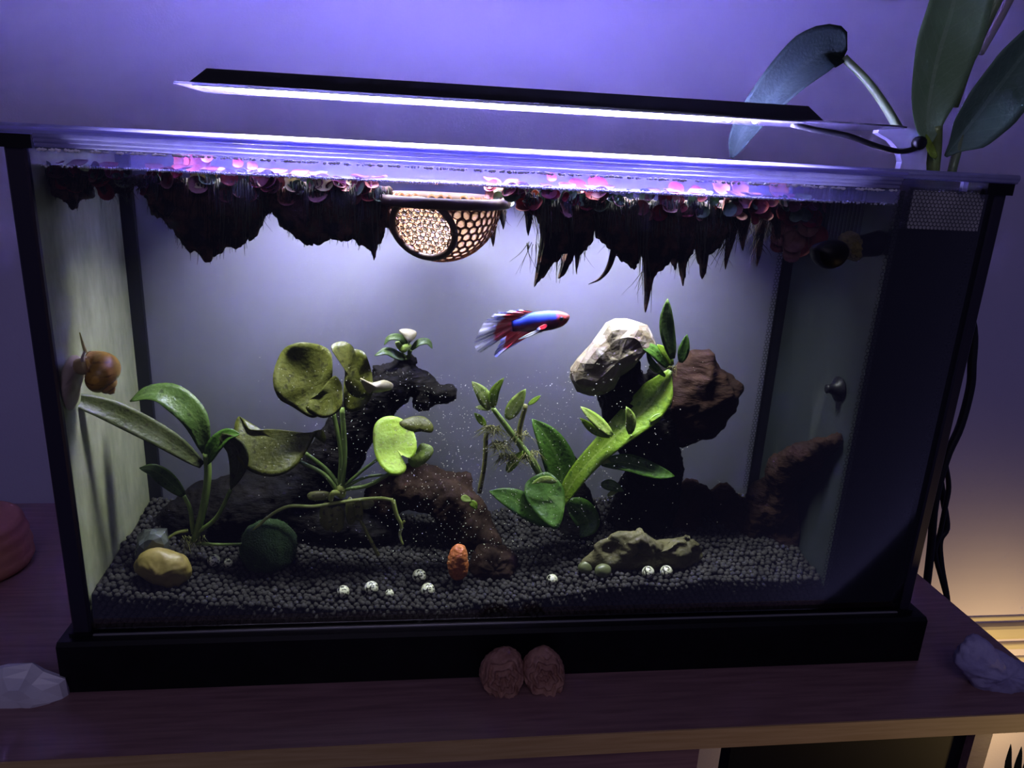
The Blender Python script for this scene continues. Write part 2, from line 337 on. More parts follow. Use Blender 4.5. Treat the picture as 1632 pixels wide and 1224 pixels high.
# water
wb = MB(); nx, ny = 60, 14
V = [(lerp(.96, XD-.02, i/nx), lerp(.23, BY-.02, j/ny), WZ+.03*nz((i*.35, j*.5, 0))+(.10 if j == 0 else 0)) for j in range(ny+1) for i in range(nx+1)]
wb.add(V, [(j*(nx+1)+i, j*(nx+1)+i+1, (j+1)*(nx+1)+i+1, (j+1)*(nx+1)+i) for j in range(ny) for i in range(nx)])
n0 = (nx+1)*(ny+1); edge = [j*(nx+1) for j in range(ny+1)]
bott = [(v[0], v[1], ZB+.02) for v in V]; ring = list(range(nx+1))+[j*(nx+1)+nx for j in range(1, ny+1)]+[ny*(nx+1)+i for i in range(nx-1, -1, -1)]+[j*(nx+1) for j in range(ny-1, 0, -1)]
wb.m = 1; wb.v += [Vector((V[k][0], V[k][1], ZB+.02)) for k in ring]; wb.uv += [(0,0)]*len(ring); R_ = len(ring)
for k in range(R_): wb.f.append((ring[k], n0+k, n0+(k+1)%R_, ring[(k+1)%R_])); wb.fm.append(1)
wb.f.append(tuple(n0+k for k in range(R_))); wb.fm.append(1)
m_body = bpy.data.materials.new('water_body'); m_body.use_nodes = True; m_body.node_tree.nodes.remove(m_body.node_tree.nodes['Principled BSDF'])
tr_ = m_body.node_tree.nodes.new('ShaderNodeBsdfTransparent'); m_body.node_tree.links.new(tr_.outputs[0], m_body.node_tree.nodes['Material Output'].inputs[0])
for m_ in (m_water, m_body):                # faintly tinted water dims the light with depth
    va = m_.node_tree.nodes.new('ShaderNodeVolumeAbsorption'); va.inputs[0].default_value = (.28,.34,.26,1); va.inputs[1].default_value = 4.6
    m_.node_tree.links.new(va.outputs[0], m_.node_tree.nodes['Material Output'].inputs[1])
build('water', wb, [m_water, m_body], kind='stuff', label='clear water surface just below the aquarium rim', cat='water')

# lid
ld = build('lid', MB().box(-.4, 45.7, -.3, BY+2.8, 30.73, 31.05), m_lid, aq, smooth=False, label='clear acrylic lid with ribbed front edge, violet lamp glow put into its colour')
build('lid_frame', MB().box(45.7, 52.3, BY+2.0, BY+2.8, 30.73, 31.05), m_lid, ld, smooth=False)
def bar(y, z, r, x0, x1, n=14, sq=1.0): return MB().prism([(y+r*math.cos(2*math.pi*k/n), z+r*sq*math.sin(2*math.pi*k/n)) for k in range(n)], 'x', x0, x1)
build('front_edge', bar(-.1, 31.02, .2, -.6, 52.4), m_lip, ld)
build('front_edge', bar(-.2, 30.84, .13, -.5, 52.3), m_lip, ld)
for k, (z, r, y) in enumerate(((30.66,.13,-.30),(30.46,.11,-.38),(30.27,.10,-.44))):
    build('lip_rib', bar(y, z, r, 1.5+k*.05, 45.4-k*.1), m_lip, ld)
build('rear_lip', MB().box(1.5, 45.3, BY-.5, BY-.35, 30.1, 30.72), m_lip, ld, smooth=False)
db = MB()
for k in range(420):
    x = rnd.uniform(1.7, 45.2); db.ball((x, -.42+rnd.uniform(-.04,.04), 30.1-rnd.uniform(0,.05)), (rnd.uniform(.05,.13), .06, rnd.uniform(.03,.09)), 1)
build('condensation_drops', db, m_bubble, ld, kind='stuff')
build('latch', MB().box(49.2, 49.5, -.1, .15, 30.2, 30.72), m_lip, ld, smooth=False)

# ------------------------------------------------------------------ lamp on its arm
lp = thing('aquarium_lamp', 'slim black LED lamp on a clear arm above the aquarium', 'lamp', (48.5, 10, 31.2))
LX0, LX1, LY0, LY1, LZ = 7.1, 41.4, 2.5, 9.0, 33.53
m_hous = mat('lamp_black', (.006,.006,.010), .35); m_flange = glass('lamp_flange', (.12,.115,.16), .5, tint=(.9,.9,.95), transl=.5)
hz = MB()
lo = [(LX0+.7,LY0+.25),(LX1+.6,LY0+.25),(LX1+.6,LY1-.25),(LX0+.7,LY1-.25)]; hi = [(LX0+1.5,LY0+.7),(LX1-.2,LY0+.7),(LX1-.2,LY1-.9),(LX0+1.5,LY1-.9)]
hz.add([(x,y,LZ+.1) for x,y in lo]+[(x,y,LZ+.85) for x,y in hi], [(3,2,1,0),(4,5,6,7),(0,1,5,4),(1,2,6,5),(2,3,7,6),(3,0,4,7)])
build('housing', hz, m_hous, lp, smooth=False)
fl = [(LX0,LY0+.1),(LX0+.15,LY0),(46.6,LY0+.3),(47.6,LY0+1),(47.6,LY1-.5),(46.6,LY1),(LX0+.4,LY1),(LX0,LY1-.5)]
build('flange', MB().prism(fl, 'z', LZ, LZ+.1), m_flange, lp, smooth=False)
m_panel = mat('led_panel', (.9,.9,.9), .5, emit=((.82,.88,1), 6)); m_panel.cycles.emission_sampling = 'NONE'; m_led = mat('white_led', (1,1,1), .4, emit=((.85,.92,1), 40)); m_led.cycles.emission_sampling = 'NONE'; m_bled = mat('blue_led', (.02,.02,.5), .4, emit=((.02,.03,1), 30))
build('front_bezel', MB().prism([(LX0+.9,LY0+.1),(LX1-.5,LY0+.1),(LX1-.5,LY0+1.75),(LX0+1.4,LY0+1.75)], 'z', LZ-.06, LZ-.005), mat('grey_bezel', (.010,.010,.013), .6, spec=.1), lp, smooth=False)
build('led_panel', MB().prism([(LX0+1.8,LY0+2.0),(LX1-4,LY0+2.0),(LX1-4,LY1-1.6),(LX0+3.0,LY1-1.6)], 'z', LZ-.05, LZ), m_panel, lp, smooth=False)
for k in range(19):
    x = LX0+3.0+k*1.56
    for y in (LY0+.75,):
        build('led', MB().lathe([(.17,0),(.16,-.1),(.1,-.17),(.01,-.2)], (x, y, LZ-.05), 10), m_bled if k == 14 else m_led, lp)
ap = [P(a,b,8.4) for a,b in ((1428,277),(1433,258),(1429,240),(1416,224),(1395,212),(1398,203),(1452,207),(1464,216),(1471,240),(1472,279))]
build('arm', MB().prism([(p.x,p.z) for p in ap], 'y', 8.1, 8.7), mat('arm_plastic', (.55,.53,.80), .4, c2=(.58,.56,.82), scale=30, transl=.2), lp, smooth=False)
build('power_cord', MB().tube([P(1262,198,5.2),P(1300,207,5.4),P(1350,216,6.0),P(1395,232,6.8),P(1432,241,7.5),P(1460,236,7.8),P(1468,222,8.0)], .17, 8, 30), mat('cord_rubber', (.006,.006,.009), .5), lp)
build('cord_clip', MB().lathe([(.3,-.25),(.42,-.2),(.42,.2),(.3,.25)], P(1465,228,7.7), 12, (0,1,0)), m_black, lp)
area_light('aquarium_lamp_light', ((LX0+LX1)/2-1.2, LY0+2.8, LZ-.08), (0,0,-1), LX1-LX0-5.5, 1.4, LED_POWER, (.98,.97,.95), 150)
area_light('front_led_row_light', ((LX0+LX1)/2-1.2, LY0+1.2, LZ-.22), (0,-.75,-.6), LX1-LX0-6.5, .4, LED_ROW, (.80,.84,1), 160)
#---OBJECTS---
# ------------------------------------------------------------------ materials of the living things
m_ljava = leafmat('fern_leaf_bright', (.22,.42,.02), (.32,.52,.04), (.44,.62,.12), c3=(.15,.30,.02))
m_ldark = leafmat('fern_leaf_dark', (.06,.16,.015), (.10,.24,.03), (.17,.34,.06), c3=(.035,.09,.015))
m_lyel = leafmat('fern_leaf_young', (.32,.50,.07), (.45,.60,.13), (.55,.68,.25), c3=(.22,.34,.05))
m_lsword = leafmat('sword_leaf', (.07,.14,.025), (.11,.20,.04), (.17,.27,.07), c3=(.05,.09,.02))
m_lsword2 = leafmat('sword_leaf_olive', (.07,.09,.03), (.10,.12,.04), (.14,.16,.07), c3=(.05,.055,.02))
m_lily = leafmat('lily_leaf_olive', (.13,.15,.02), (.20,.22,.03), (.36,.40,.10), lanceolate=False, c3=(.08,.085,.015), k=.45)
m_lilyb = leafmat('lily_leaf_bright', (.42,.72,.04), (.58,.82,.10), (.62,.85,.2), lanceolate=False, c3=(.36,.5,.05))
m_lilyc = mat('lily_leaf_cream', (0.298,0.269,0.144), .5, c2=(0.36,0.336,0.216), scale=200, transl=.25)
m_stem = mat('green_stem', (.14,.22,.05), .45, c2=(.22,.32,.08), scale=120, transl=.15)
m_stemy = mat('yellow_green_stem', (.35,.42,.08), .45, c2=(.45,.52,.15), scale=120, transl=.15)
m_tuber = mat('olive_tuber', (.13,.14,.03), .5, c2=(.20,.20,.06), scale=130, c3=(.05,.05,.02), s3=300)
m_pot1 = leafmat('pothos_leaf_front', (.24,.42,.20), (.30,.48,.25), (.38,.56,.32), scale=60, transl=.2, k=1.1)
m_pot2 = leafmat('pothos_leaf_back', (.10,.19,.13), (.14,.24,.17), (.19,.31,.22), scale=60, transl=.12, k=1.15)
m_pot3 = leafmat('pothos_leaf_shaded', (.030,.052,.050), (.042,.066,.062), (.06,.09,.08), scale=60, transl=.05, k=.4, spec=.05, rough=.7)  # backlit shade of the drooping leaf is put into this dark green
m_wood = mat('black_driftwood', (.0025,.002,.003), .8, spec=.1, c2=(.007,.0055,.0055), scale=40, stretch=(1,1,3), bump=.6, bscale=160)
m_woodb = mat('brown_driftwood', (0.014,0.0077,0.0056), .85, spec=.1, c2=(0.035,0.0196,0.014), scale=45, bump=.7, bscale=160)
m_woodr = mat('red_brown_driftwood', (0.0096,0.0042,0.003), .8, spec=.1, c2=(0.024,0.0108,0.0066), scale=35, stretch=(1,1,2.5), bump=.7, bscale=150)
m_root = mat('dark_root', (.010,.009,.010), .8, spec=.1, c2=(.11,.052,.034), scale=110, contrast=(.42,.72), c3=(.05,.055,.035), s3=60, bump=.5, bscale=300)
m_rootg = mat('green_black_root', (.020,.026,.022), .8, spec=.3, c2=(.06,.055,.04), scale=90)
FLEAF = {k: mat('floater_leaf_'+k, a, .6, c2=b, scale=170, transl=.35, spec=.15) for k, (a, b) in {
    'red': ((.20,.005,.012), (.28,.02,.03)), 'maroon': ((.10,.012,.016), (.2,.03,.03)), 'pink': ((.20,.06,.07), (.18,.04,.06)),
    'green': ((.07,.12,.06), (.15,.21,.13)), 'yellow': ((.36,.31,.11), (.48,.42,.2)), 'orange': ((.36,.08,.015), (.4,.13,.035)), 'dusk': ((.16,.06,.055), (.26,.13,.11))}.items()}

# ------------------------------------------------------------------ substrate
def bed(x, y): return interp([1,6,10,16,21,26,31,38,45], [5.7,5.0,4.6,4.15,4.05,4.5,5.3,5.5,5.6], x)+.10*y+.22*nz((x,y,0), .35, 3)+.06*nz((x,y,1), 1.3, 4)
m_bed = mat('substrate_dust', (.010,.009,.010), .9, spec=.1, c2=(.03,.026,.026), scale=200)
m_pel = mat('clay_pellet', (.021,.019,.022), .85, spec=.1, c2=(.045,.041,.044), scale=120, bump=.4, bscale=700)
g = MB(); nx, ny = 90, 24
top = [(lerp(.97,XD-.03,i/nx), lerp(.62,BY-.03,j/ny), bed(lerp(.97,XD-.03,i/nx), lerp(.62,BY-.03,j/ny))-.22) for j in range(ny+1) for i in range(nx+1)]
g.add(top, [(j*(nx+1)+i, j*(nx+1)+i+1, (j+1)*(nx+1)+i+1, (j+1)*(nx+1)+i) for j in range(ny) for i in range(nx)])
g.add([v for i in range(nx+1) for v in (top[i], (top[i][0], top[i][1], ZB))], [(2*i+2, 2*i, 2*i+1, 2*i+3) for i in range(nx)])
build('substrate_bed', g, m_bed, kind='stuff', label='dark dusty substrate bed under the clay pellets', cat='substrate')
pel = []
y = .46; row = 0
while y < BY-.2:
    x = 1.25+(.19 if row % 2 else 0)
    while x < XD-.25:
        px_, py_ = x+rnd.uniform(-.09,.09), y+rnd.uniform(-.07,.07)
        pel.append((px_, max(py_,.46), bed(px_, py_)+rnd.uniform(-.10,.06), rnd.uniform(.17,.235), True)); x += .39
    y += .34; row += 1
for r_ in range(1, 9):
    x = 1.25+(.19 if r_ % 2 else 0)
    while x < XD-.25:
        z = bed(x, .3)-.31*r_+rnd.uniform(-.05,.05)
        if z > ZB+.2: pel.append((x+rnd.uniform(-.06,.06), .46, z, rnd.uniform(.17,.22), False))
        x += .4
PM = []
for k in range(5):
    mb = MB().ball((0,0,0), (1, rnd.uniform(.85,1.1), rnd.uniform(.8,1)), 1, .10, 1.3, k); PM.append(mesh_of('clay_pellet', mb, Vector(), m_pel))
def near(p): return (Vector(p[:3])-CAM).length-(4 if p[4] else 0)+(0 if 8 < p[0] < 36 else 3)
pel.sort(key=near)
for p in pel[:300]:
    o = bpy.data.objects.new('clay_pellet', rnd.choice(PM)); col.objects.link(o); o.location = Vector(p[:3])*S; o.scale = (p[3],)*3
    o.rotation_euler = (rnd.uniform(0,6),)*3
    tag(o, 'round dark grey clay pellet in the front rows of the substrate', 'pellet', 'clay pellets of the substrate')
g = MB()
for p in pel[300:]: g.ball(p[:3], p[3], 1, .10, 1.3, rnd.randint(0, 50))
build('clay_pellet_mass', g, m_pel, kind='stuff', label='mass of small dark grey clay pellets covering the aquarium floor', cat='substrate')
def on_bed(px, py):
    Y = .5
    while Y < BY-.3:
        p = P(px, py, Y)
        if p.z <= bed(p.x, Y): return p
        Y += .05
    return P(px, py, BY-.3)

# ------------------------------------------------------------------ driftwood
def wood(name, label, branches, m, voxel=.17, amp=.16, freq=.9, fine=.06, seed=0):
    mb = MB()
    for br in branches:
        pts = [P(a,b,c) for a,b,c,_ in br]; rr = [cm(q[3], p) for q, p in zip(br, pts)]
        n = len(pts)*5; R = [interp(range(len(pts)), rr, i/n*(len(pts)-1)) for i in range(n+1)]; Q = spline(pts, n)
        mb.tube(Q, R, 14)
        mb.ball(Q[0], R[0], 3); mb.ball(Q[-1], R[-1], 3)
    for v in mb.v: v.y = min(max(v.y, .5), BY-.3)
    me = mesh_of('tmp', mb, Vector(), m); to = bpy.data.objects.new('tmp', me); col.objects.link(to)
    md = to.modifiers.new('r', 'REMESH'); md.mode = 'VOXEL'; md.voxel_size = voxel*S
    ev = to.evaluated_get(bpy.context.evaluated_depsgraph_get()); em = ev.to_mesh()
    out = MB(); V = []
    for v in em.vertices:
        p = v.co/S; n = v.normal.copy()
        q = Vector((p.x, p.y, p.z*.6)); rid = 1-abs(nz(q, freq*1.6, seed+9))*2
        p = p+n*(amp*(nz(q, freq, seed)*2+.5*rid)+fine*2*nz(p, 4.5, seed+2)); p.y = min(max(p.y, .45), BY-.08); p.x = min(p.x, XD-.08); V.append(p)
    out.add(V, [tuple(f.vertices) for f in em.polygons]); ev.to_mesh_clear()
    bpy.data.objects.remove(to); bpy.data.meshes.remove(me)
    return build(name, out, m, label=label, cat='driftwood')
wood('driftwood', 'black branch of driftwood rising behind the lily leaves with a knobbed tip', [
    [(250,870,8.5,40),(330,830,8.5,60),(420,800,8.5,58),(500,765,8.5,42),(552,700,8.2,40),(590,650,8,36),(625,612,8,34),(662,608,7.8,22),(695,628,7.6,17),(714,628,7.4,14)],
    [(625,612,8,34),(638,585,8,16),(652,572,8,9)], [(610,625,8,20),(598,590,8,9)], [(430,800,8.5,50),(520,830,8.2,40),(600,840,8.2,36)],
    [(690,632,7.6,14),(672,638,7.4,14)], [(636,590,8,12),(660,573,8,7)]], m_wood, seed=1)
wood('driftwood', 'brown low driftwood hump between the lily and the ferns', [
    [(610,795,8.2,26),(665,775,8,34),(720,800,7.6,38),(760,860,7,36)], [(690,770,8.2,24),(730,770,8.2,18)]], m_woodb, seed=2, amp=.22)
wood('driftwood', 'black upright driftwood stump propping the white stone', [
    [(1010,900,7.6,60),(1020,830,7.6,52),(1040,760,7.4,45),(1030,700,7.2,48),(1000,640,7,45),(990,590,7,30)],
    [(1040,720,7.2,40),(1060,650,7,30),(1050,600,7,22)], [(905,740,7.6,12),(915,790,7.4,25),(920,850,7.2,40)]], m_wood, seed=3)
wood('driftwood', 'dark red-brown driftwood root reaching towards the filter wall', [
    [(1336,704,1.5,12),(1300,718,2.8,19),(1258,745,4.6,24),(1235,790,5.8,32),(1200,835,7,42),(1140,860,8,45),(1080,850,8.2,50)],
    [(1235,790,5.8,28),(1250,850,5.6,38),(1230,890,5.6,34)], [(1150,800,8.6,26),(1180,840,8.4,30)], [(1100,800,8.8,34),(1060,850,8.8,46)]], m_woodr, seed=4, amp=.24, fine=.09)
g = MB().lump([(1098,566),(1130,559),(1150,592),(1178,610),(1174,648),(1152,682),(1100,706),(1062,696),(1048,650),(1072,600)], 6.6, 1.5, amp=.22, freq=.9, fine=.11, ffreq=1.8, seed=6, rings=18, per=90)
build('driftwood_knot', g, m_woodr, label='dark lobed knot of driftwood beside the white stone', cat='driftwood')

# ------------------------------------------------------------------ stones
m_white = mat('white_quartz', (.18,.155,.11), .6, c2=(.095,.065,.035), scale=60, contrast=(.45,.6), bump=.9, bscale=120, c3=(.26,.24,.215), s3=60)
g = MB().lump([(910,605),(918,575),(945,545),(968,514),(1000,509),(1030,520),(1046,545),(1030,556),(1006,578),(985,598),(975,618),(940,633)], 5.9, 1.2, amp=.12, freq=.9, fine=.05, ffreq=2.5, seed=8, power=.3, rings=5, per=24)
build('white_stone', g, m_white, smooth=False, label='cream white quartz stone leaning on the black driftwood', cat='stone')
m_holey = mat('mossy_holey_stone', (0.0576,0.0504,0.0186), .75, c2=(0.0914,0.081,0.0338), scale=60, contrast=(.4,.6), bump=.7, bscale=200, c3=(0.0203,0.0236,0.00675), s3=80)
HY = on_bed(1020,910).y+.5
def holes(q, a, p):
    d = 0
    for hx, hy, hr in ((972,872,14),(1095,862,13),(1108,880,11),(1075,868,10),(1015,880,9)):
        h = P(hx, hy, HY); e = math.hypot(p.x-h.x, p.z-h.z)/cm(hr, h); d += .55*math.exp(-e*e*1.6)
    return d
g = MB().lump([(932,905),(948,873),(975,853),(1008,847),(1022,843),(1030,852),(1060,866),(1085,860),(1110,861),(1118,880),(1108,902),(1060,908),(1000,912)], HY, .8, amp=.15, freq=1.1, fine=.07, ffreq=4, seed=11, rings=20, per=110, shape=holes)
build('holey_stone', g, m_holey, label='long mossy yellow stone with worn holes lying right of the ferns', cat='stone')
m_yel = mat('yellow_stone', (0.191,0.146,0.0318), .5, c2=(0.251,0.2,0.0592), scale=35, bump=.3, c3=(0.1,0.0637,0.0136), s3=60)
g = MB().lump([(214,905),(222,885),(245,876),(275,880),(300,893),(306,912),(290,932),(262,935),(232,922)], 2.0, .9, amp=.07, freq=1.1, fine=.02, seed=14, power=.6)
build('yellow_stone', g, m_yel, label='rounded yellow stone at the foot of the sword plant', cat='stone')
m_gem = mat('smoky_glass_stone', (0.075,0.087,0.09), .15, c2=(0.135,0.144,0.144), scale=50, spec=.8)
g = MB().lump([(215,880),(222,855),(243,840),(262,848),(270,875),(262,895),(225,897)], 3.4, .8, amp=.18, freq=1.3, fine=.0, seed=15, per=14, rings=5)
build('grey_crystal', g, m_gem, smooth=False, label='grey glassy crystal standing behind the yellow stone', cat='crystal')
m_org = mat('orange_stone', (0.375,0.0975,0.0225), .6, c2=(0.465,0.15,0.045), scale=120, bump=.5, bscale=500)
g = MB().lump([(714,905),(716,880),(727,868),(739,870),(746,888),(745,910),(738,922),(722,923)], 2.7, .6, amp=.05, freq=1.2, fine=.03, seed=17)
build('orange_stone', g, m_org, label='upright orange pebble between the speckled beads', cat='pebble')
g = MB().lump([(748,915),(752,885),(775,868),(800,870),(822,888),(825,912),(795,925),(765,926)], 3.6, 1.0, amp=.12, freq=1.2, fine=.06, seed=18)
build('brown_stone', g, m_woodb, label='rough brown stone right of the orange pebble', cat='stone')
m_gpeb = mat('green_pebble', (0.0784,0.0931,0.0392), .4, c2=(0.118,0.127,0.0686), scale=60)
for k, (a, b, rx, ry, l) in enumerate(((934,905,13,12,'pale green pebble at the left end of the holey stone'), (961,910,14,12,'dull green pebble under the holey stone'))):
    p = on_bed(a, b+8); c_ = P(a, b, p.y); build('green_pebble', MB().ball(c_, (cm(rx,c_), .4, cm(ry,c_)), 3, .06, 1.2, k), m_gpeb, label=l, cat='pebble')
# speckled beads
m_bead = mat('speckled_bead', (0.56,0.56,0.434), .3, c2=(0.56,0.56,0.434), scale=100, c3=(0.0105,0.0105,0.007), s3=620, th3=(.50,.56))
for a, b, r, l in ((341,893,10,'speckled white bead behind the yellow stone'), (364,897,8,'half buried speckled bead beside the moss ball'), (547,943,10,'speckled bead half sunk leftmost in the front row'),
                   (592,937,11,'clean speckled white bead second in the front row'), (621,946,7,'small buried speckled bead in the front row'), (668,918,11,'speckled white bead behind the front row'),
                   (682,940,11,'speckled white bead left of the orange pebble'), (880,924,9,'lone speckled white bead below the dark fern leaves'), (1033,912,10,'left of two speckled beads under the holey stone'), (1062,911,10,'right of two speckled beads under the holey stone')):
    p = on_bed(a, b+r*.8); c_ = P(a, b, p.y); build('speckled_bead', MB().ball(c_, cm(r, c_), 3), m_bead, label=l, cat='bead', group='speckled beads on the substrate')

# ------------------------------------------------------------------ moss ball
g = MB().ball(P(428,872,4.6), cm(44, P(428,872,4.6)), 4, .05, 4, 2); c_ = P(428,872,4.6); r_ = cm(44, c_)
mo = build('moss_ball', g, mat('moss', (0.012,0.034,0.006), .9, c2=(0.022,0.055,0.010), scale=200, bump=1, bscale=900), label='dark green fuzzy moss ball on the substrate', cat='moss ball')
f = MB()
for k in range(900):
    d = Vector((rnd.gauss(0,1), rnd.gauss(0,1), rnd.gauss(0,1))).normalized(); a = c_+d*r_*.95; e = d.orthogonal().normalized()*.02
    b = c_+d*(r_*1.06)+Vector((rnd.uniform(-.07,.07),rnd.uniform(-.07,.07),rnd.uniform(-.07,.07))); f.add([a+e, a-e, b, a+d.cross(e)], [(0,1,2),(1,3,2),(3,0,2)])
build('moss_fuzz', f, mo.data.materials[0], mo, kind='stuff')

# ------------------------------------------------------------------ plants: helper
FC = (-.05, -.75, .65)
def lf(t, pts, half, material, face=FC, name='leaf', Y=None, **k):
    sp = [P(*(p if len(p) == 3 else (*p, Y))) for p in pts]
    return build(name, MB().leaf(sp, cm(half, sp[len(sp)//2]), face, seed=rnd.random()*6, **k), material, t)
def stem(t, pts, r0, r1, m, name='stem', Y=None, res=18, n=7):
    sp = [P(*(p if len(p) == 3 else (*p, Y))) for p in pts]; a = cm(r0, sp[0]); b = cm(r1, sp[-1]); k = len(sp)
    return build(name, MB().tube(sp, [lerp(a, b, i/(k-1)) for i in range(k)], n, res), m, t)
def strands(mb, c, n, spread, length, r=.02, drift=.5, seg=6, up=0):
    for _ in range(n):
        p = Vector(c)+Vector((rnd.uniform(-1,1)*spread, rnd.uniform(-.7,.7)*spread, rnd.uniform(-.1,.1))); L = length*rnd.uniform(.35,1); d = Vector((rnd.uniform(-drift,drift), rnd.uniform(-drift,drift)*.6, -1+up))
        pts = [p.copy()]
        for k in range(seg): d += Vector((rnd.uniform(-.25,.25), rnd.uniform(-.2,.2), 0)); p = p+d.normalized()*L/seg; p.y = min(max(p.y, .35), BY-.2); pts.append(p.copy())
        mb.tube(pts, [r*(1-.85*k/seg) for k in range(seg+1)], 4)
    return mb

# sword plant at the left
t = thing('sword_plant', 'long-leaved green water plant leaning over the yellow stone', 'water plant', P(312,868,4.2))
lf(t, [(322,742,4.2),(270,704,3.8),(190,662,3.0),(130,641,2.3),(92,637,1.7)], 19, m_lsword2, fold=.25, wave=.05)
lf(t, [(329,722,4.3),(312,668,4.6),(275,634,4.9),(240,627,4.9),(207,640,4.6)], 22, m_lsword, (-.2,-.6,.8), fold=.2, wave=.06)
lf(t, [(329,738,4.2),(342,712,4.0),(362,694,3.9),(382,692,3.7)], 14, m_ldark, fold=.2)
lf(t, [(352,694,3.9),(378,716,3.6),(380,745,3.5),(368,780,3.5)], 17, m_lsword2, (-.2,-1,.15), fold=.15)
lf(t, [(293,790,4.0),(268,766,3.8),(245,750,3.6),(222,746,3.5)], 13, m_lsword, fold=.2)
stem(t, [(329,722,4.3),(331,760,4.3),(324,810,4.2),(310,862,4.2)], 6, 6, m_stem)
stem(t, [(293,790,4),(303,812,4.1),(308,850,4.2)], 3, 4, m_stem); stem(t, [(368,780,3.5),(345,825,3.9),(312,850,4.2)], 3, 4, m_stem)
stem(t, [(300,845,4),(280,850,3.8),(262,862,3.6)], 3, 2, m_stemy); stem(t, [(312,866,4.2),(350,868,4.0),(402,866,3.8)], 3, 2, m_stem, 'runner')
build('roots', strands(MB(), P(306,858,4.2), 46, .7, 1.4, .03, 1.2), m_tuber, t, kind='stuff')

# banana lily
t = thing('banana_lily', 'water lily with olive curled leaves on long stalks above hanging tubers', 'water plant', P(543,846,4.6))
build('leaf', MB().patch([(440,590),(452,556),(478,545),(505,552),(526,566),(530,590),(527,620),(515,650),(498,655),(470,640),(450,622)], 5.0, (508,612), cup=-.35, tx=.35, tz=.3, wave=.22, waves=4), m_lily, t)
build('leaf', MB().patch([(486,645),(505,630),(520,612),(535,600),(546,615),(547,640),(535,654),(515,660),(498,658)], 4.2, (530,625), cup=-.2, tx=-.5, tz=.5, wave=.1), m_lily, t)
build('leaf', MB().patch([(527,553),(545,549),(560,558),(566,580),(575,610),(590,628),(580,636),(560,630),(550,612),(548,590),(535,570)], 4.0, (556,598), cup=.3, tx=.6, tz=.35, wave=.1, rings=6), m_lily, t)
build('leaf', MB().patch([(555,562),(580,560),(590,580),(596,610),(590,632),(575,646),(552,652),(548,620),(550,590)], 5.0, (560,610), cup=-.2, tx=-.4, tz=.2, wave=.15), m_lily, t)
build('leaf_underside', MB().patch([(574,603),(592,611),(612,609),(626,617),(622,625),(600,628),(586,627)], 4.1, cup=.3, tx=.3, thick=.05), m_lilyc, t, label='cream folded leaf underside')
build('leaf', MB().patch([(372,682),(378,670),(396,684),(430,686),(480,690),(502,690),(490,715),(472,734),(440,743),(405,738),(382,718)], 4.4, (440,700), cup=-.25, tz=.7, wave=.15, waves=4), m_lily, t)
build('leaf', MB().patch([(495,692),(512,687),(519,700),(516,708),(503,700)], 4.5, cup=.2), m_lily, t)
build('leaf', MB().patch([(594,690),(606,678),(626,675),(645,682),(661,698),(664,715),(655,726),(640,722),(648,736),(640,744),(622,743),(606,733),(596,715)], 3.9, (632,716), cup=-.12, tz=.9, wave=.06), m_lilyb, t, label='bright lime round leaf')
build('leaf', MB().patch([(636,678),(655,669),(676,669),(690,680),(688,690),(670,689),(655,690)], 4.6, cup=.3, tz=.5), m_lily, t)
build('leaf', MB().patch([(650,735),(664,720),(672,712),(688,716),(690,726),(676,740),(660,745)], 4.4, cup=.3, tz=.4), m_lyel, t)
for pts, a, b in (([(544,778,4.6),(549,720,4.8),(545,650,4.9)],5,4), ([(541,778,4.6),(543,720,4.7),(531,655,4.9)],4,3.5), ([(540,784,4.6),(515,755,4.5),(474,734,4.4)],4,3), ([(542,776,4.6),(520,748,4.9),(487,722,5)],4,3),
                  ([(548,780,4.6),(590,772,4.4),(640,742,4.0)],3.5,3), ([(549,774,4.6),(575,752,4.7),(602,732,4.6)],3,2.5), ([(549,777,4.6),(585,760,4.8),(640,755,4.8)],3,2)): stem(t, pts, a, b, m_stem)
build('crown', MB().ball(P(543,782,4.6), (.32,.3,.5), 3, .15, 2, 1), m_stemy, t)
stem(t, [(540,786,4.4),(531,786,4.2),(527,798,4.2)], 5, 4, m_stemy, 'tuber_neck')
for a, b, c, d in ((510,790,26,10), (520,822,13,30), (536,828,14,32), (560,815,12,30), (580,802,20,12), (571,812,10,24)):
    p = P(a,b,4.7+rnd.uniform(-.4,.4)); build('tuber', MB().ball(p, (cm(c*.8,p), .3, cm(d*.8,p)), 3, .12, 1.1, a), m_tuber, t)
stem(t, [(403,846,4.2),(430,822,4.2),(460,807,4.2),(500,807,4.2),(545,800,4.3),(600,794,4.2),(626,797,4.2)], 2.5, 3, m_stemy, 'runner', res=30)
stem(t, [(626,797,4.2),(632,820,4.1),(640,838,4.1),(637,852,4.1),(642,868,4.0)], 4, 2, m_stemy, 'root_tip')
stem(t, [(638,838,4.1),(645,830,4.1)], 2.5, 2, m_stemy, 'root_tip'); stem(t, [(574,828,4.5),(590,860,4.4),(603,886,4.2)], 2.5, 3.5, m_tuber, 'root')

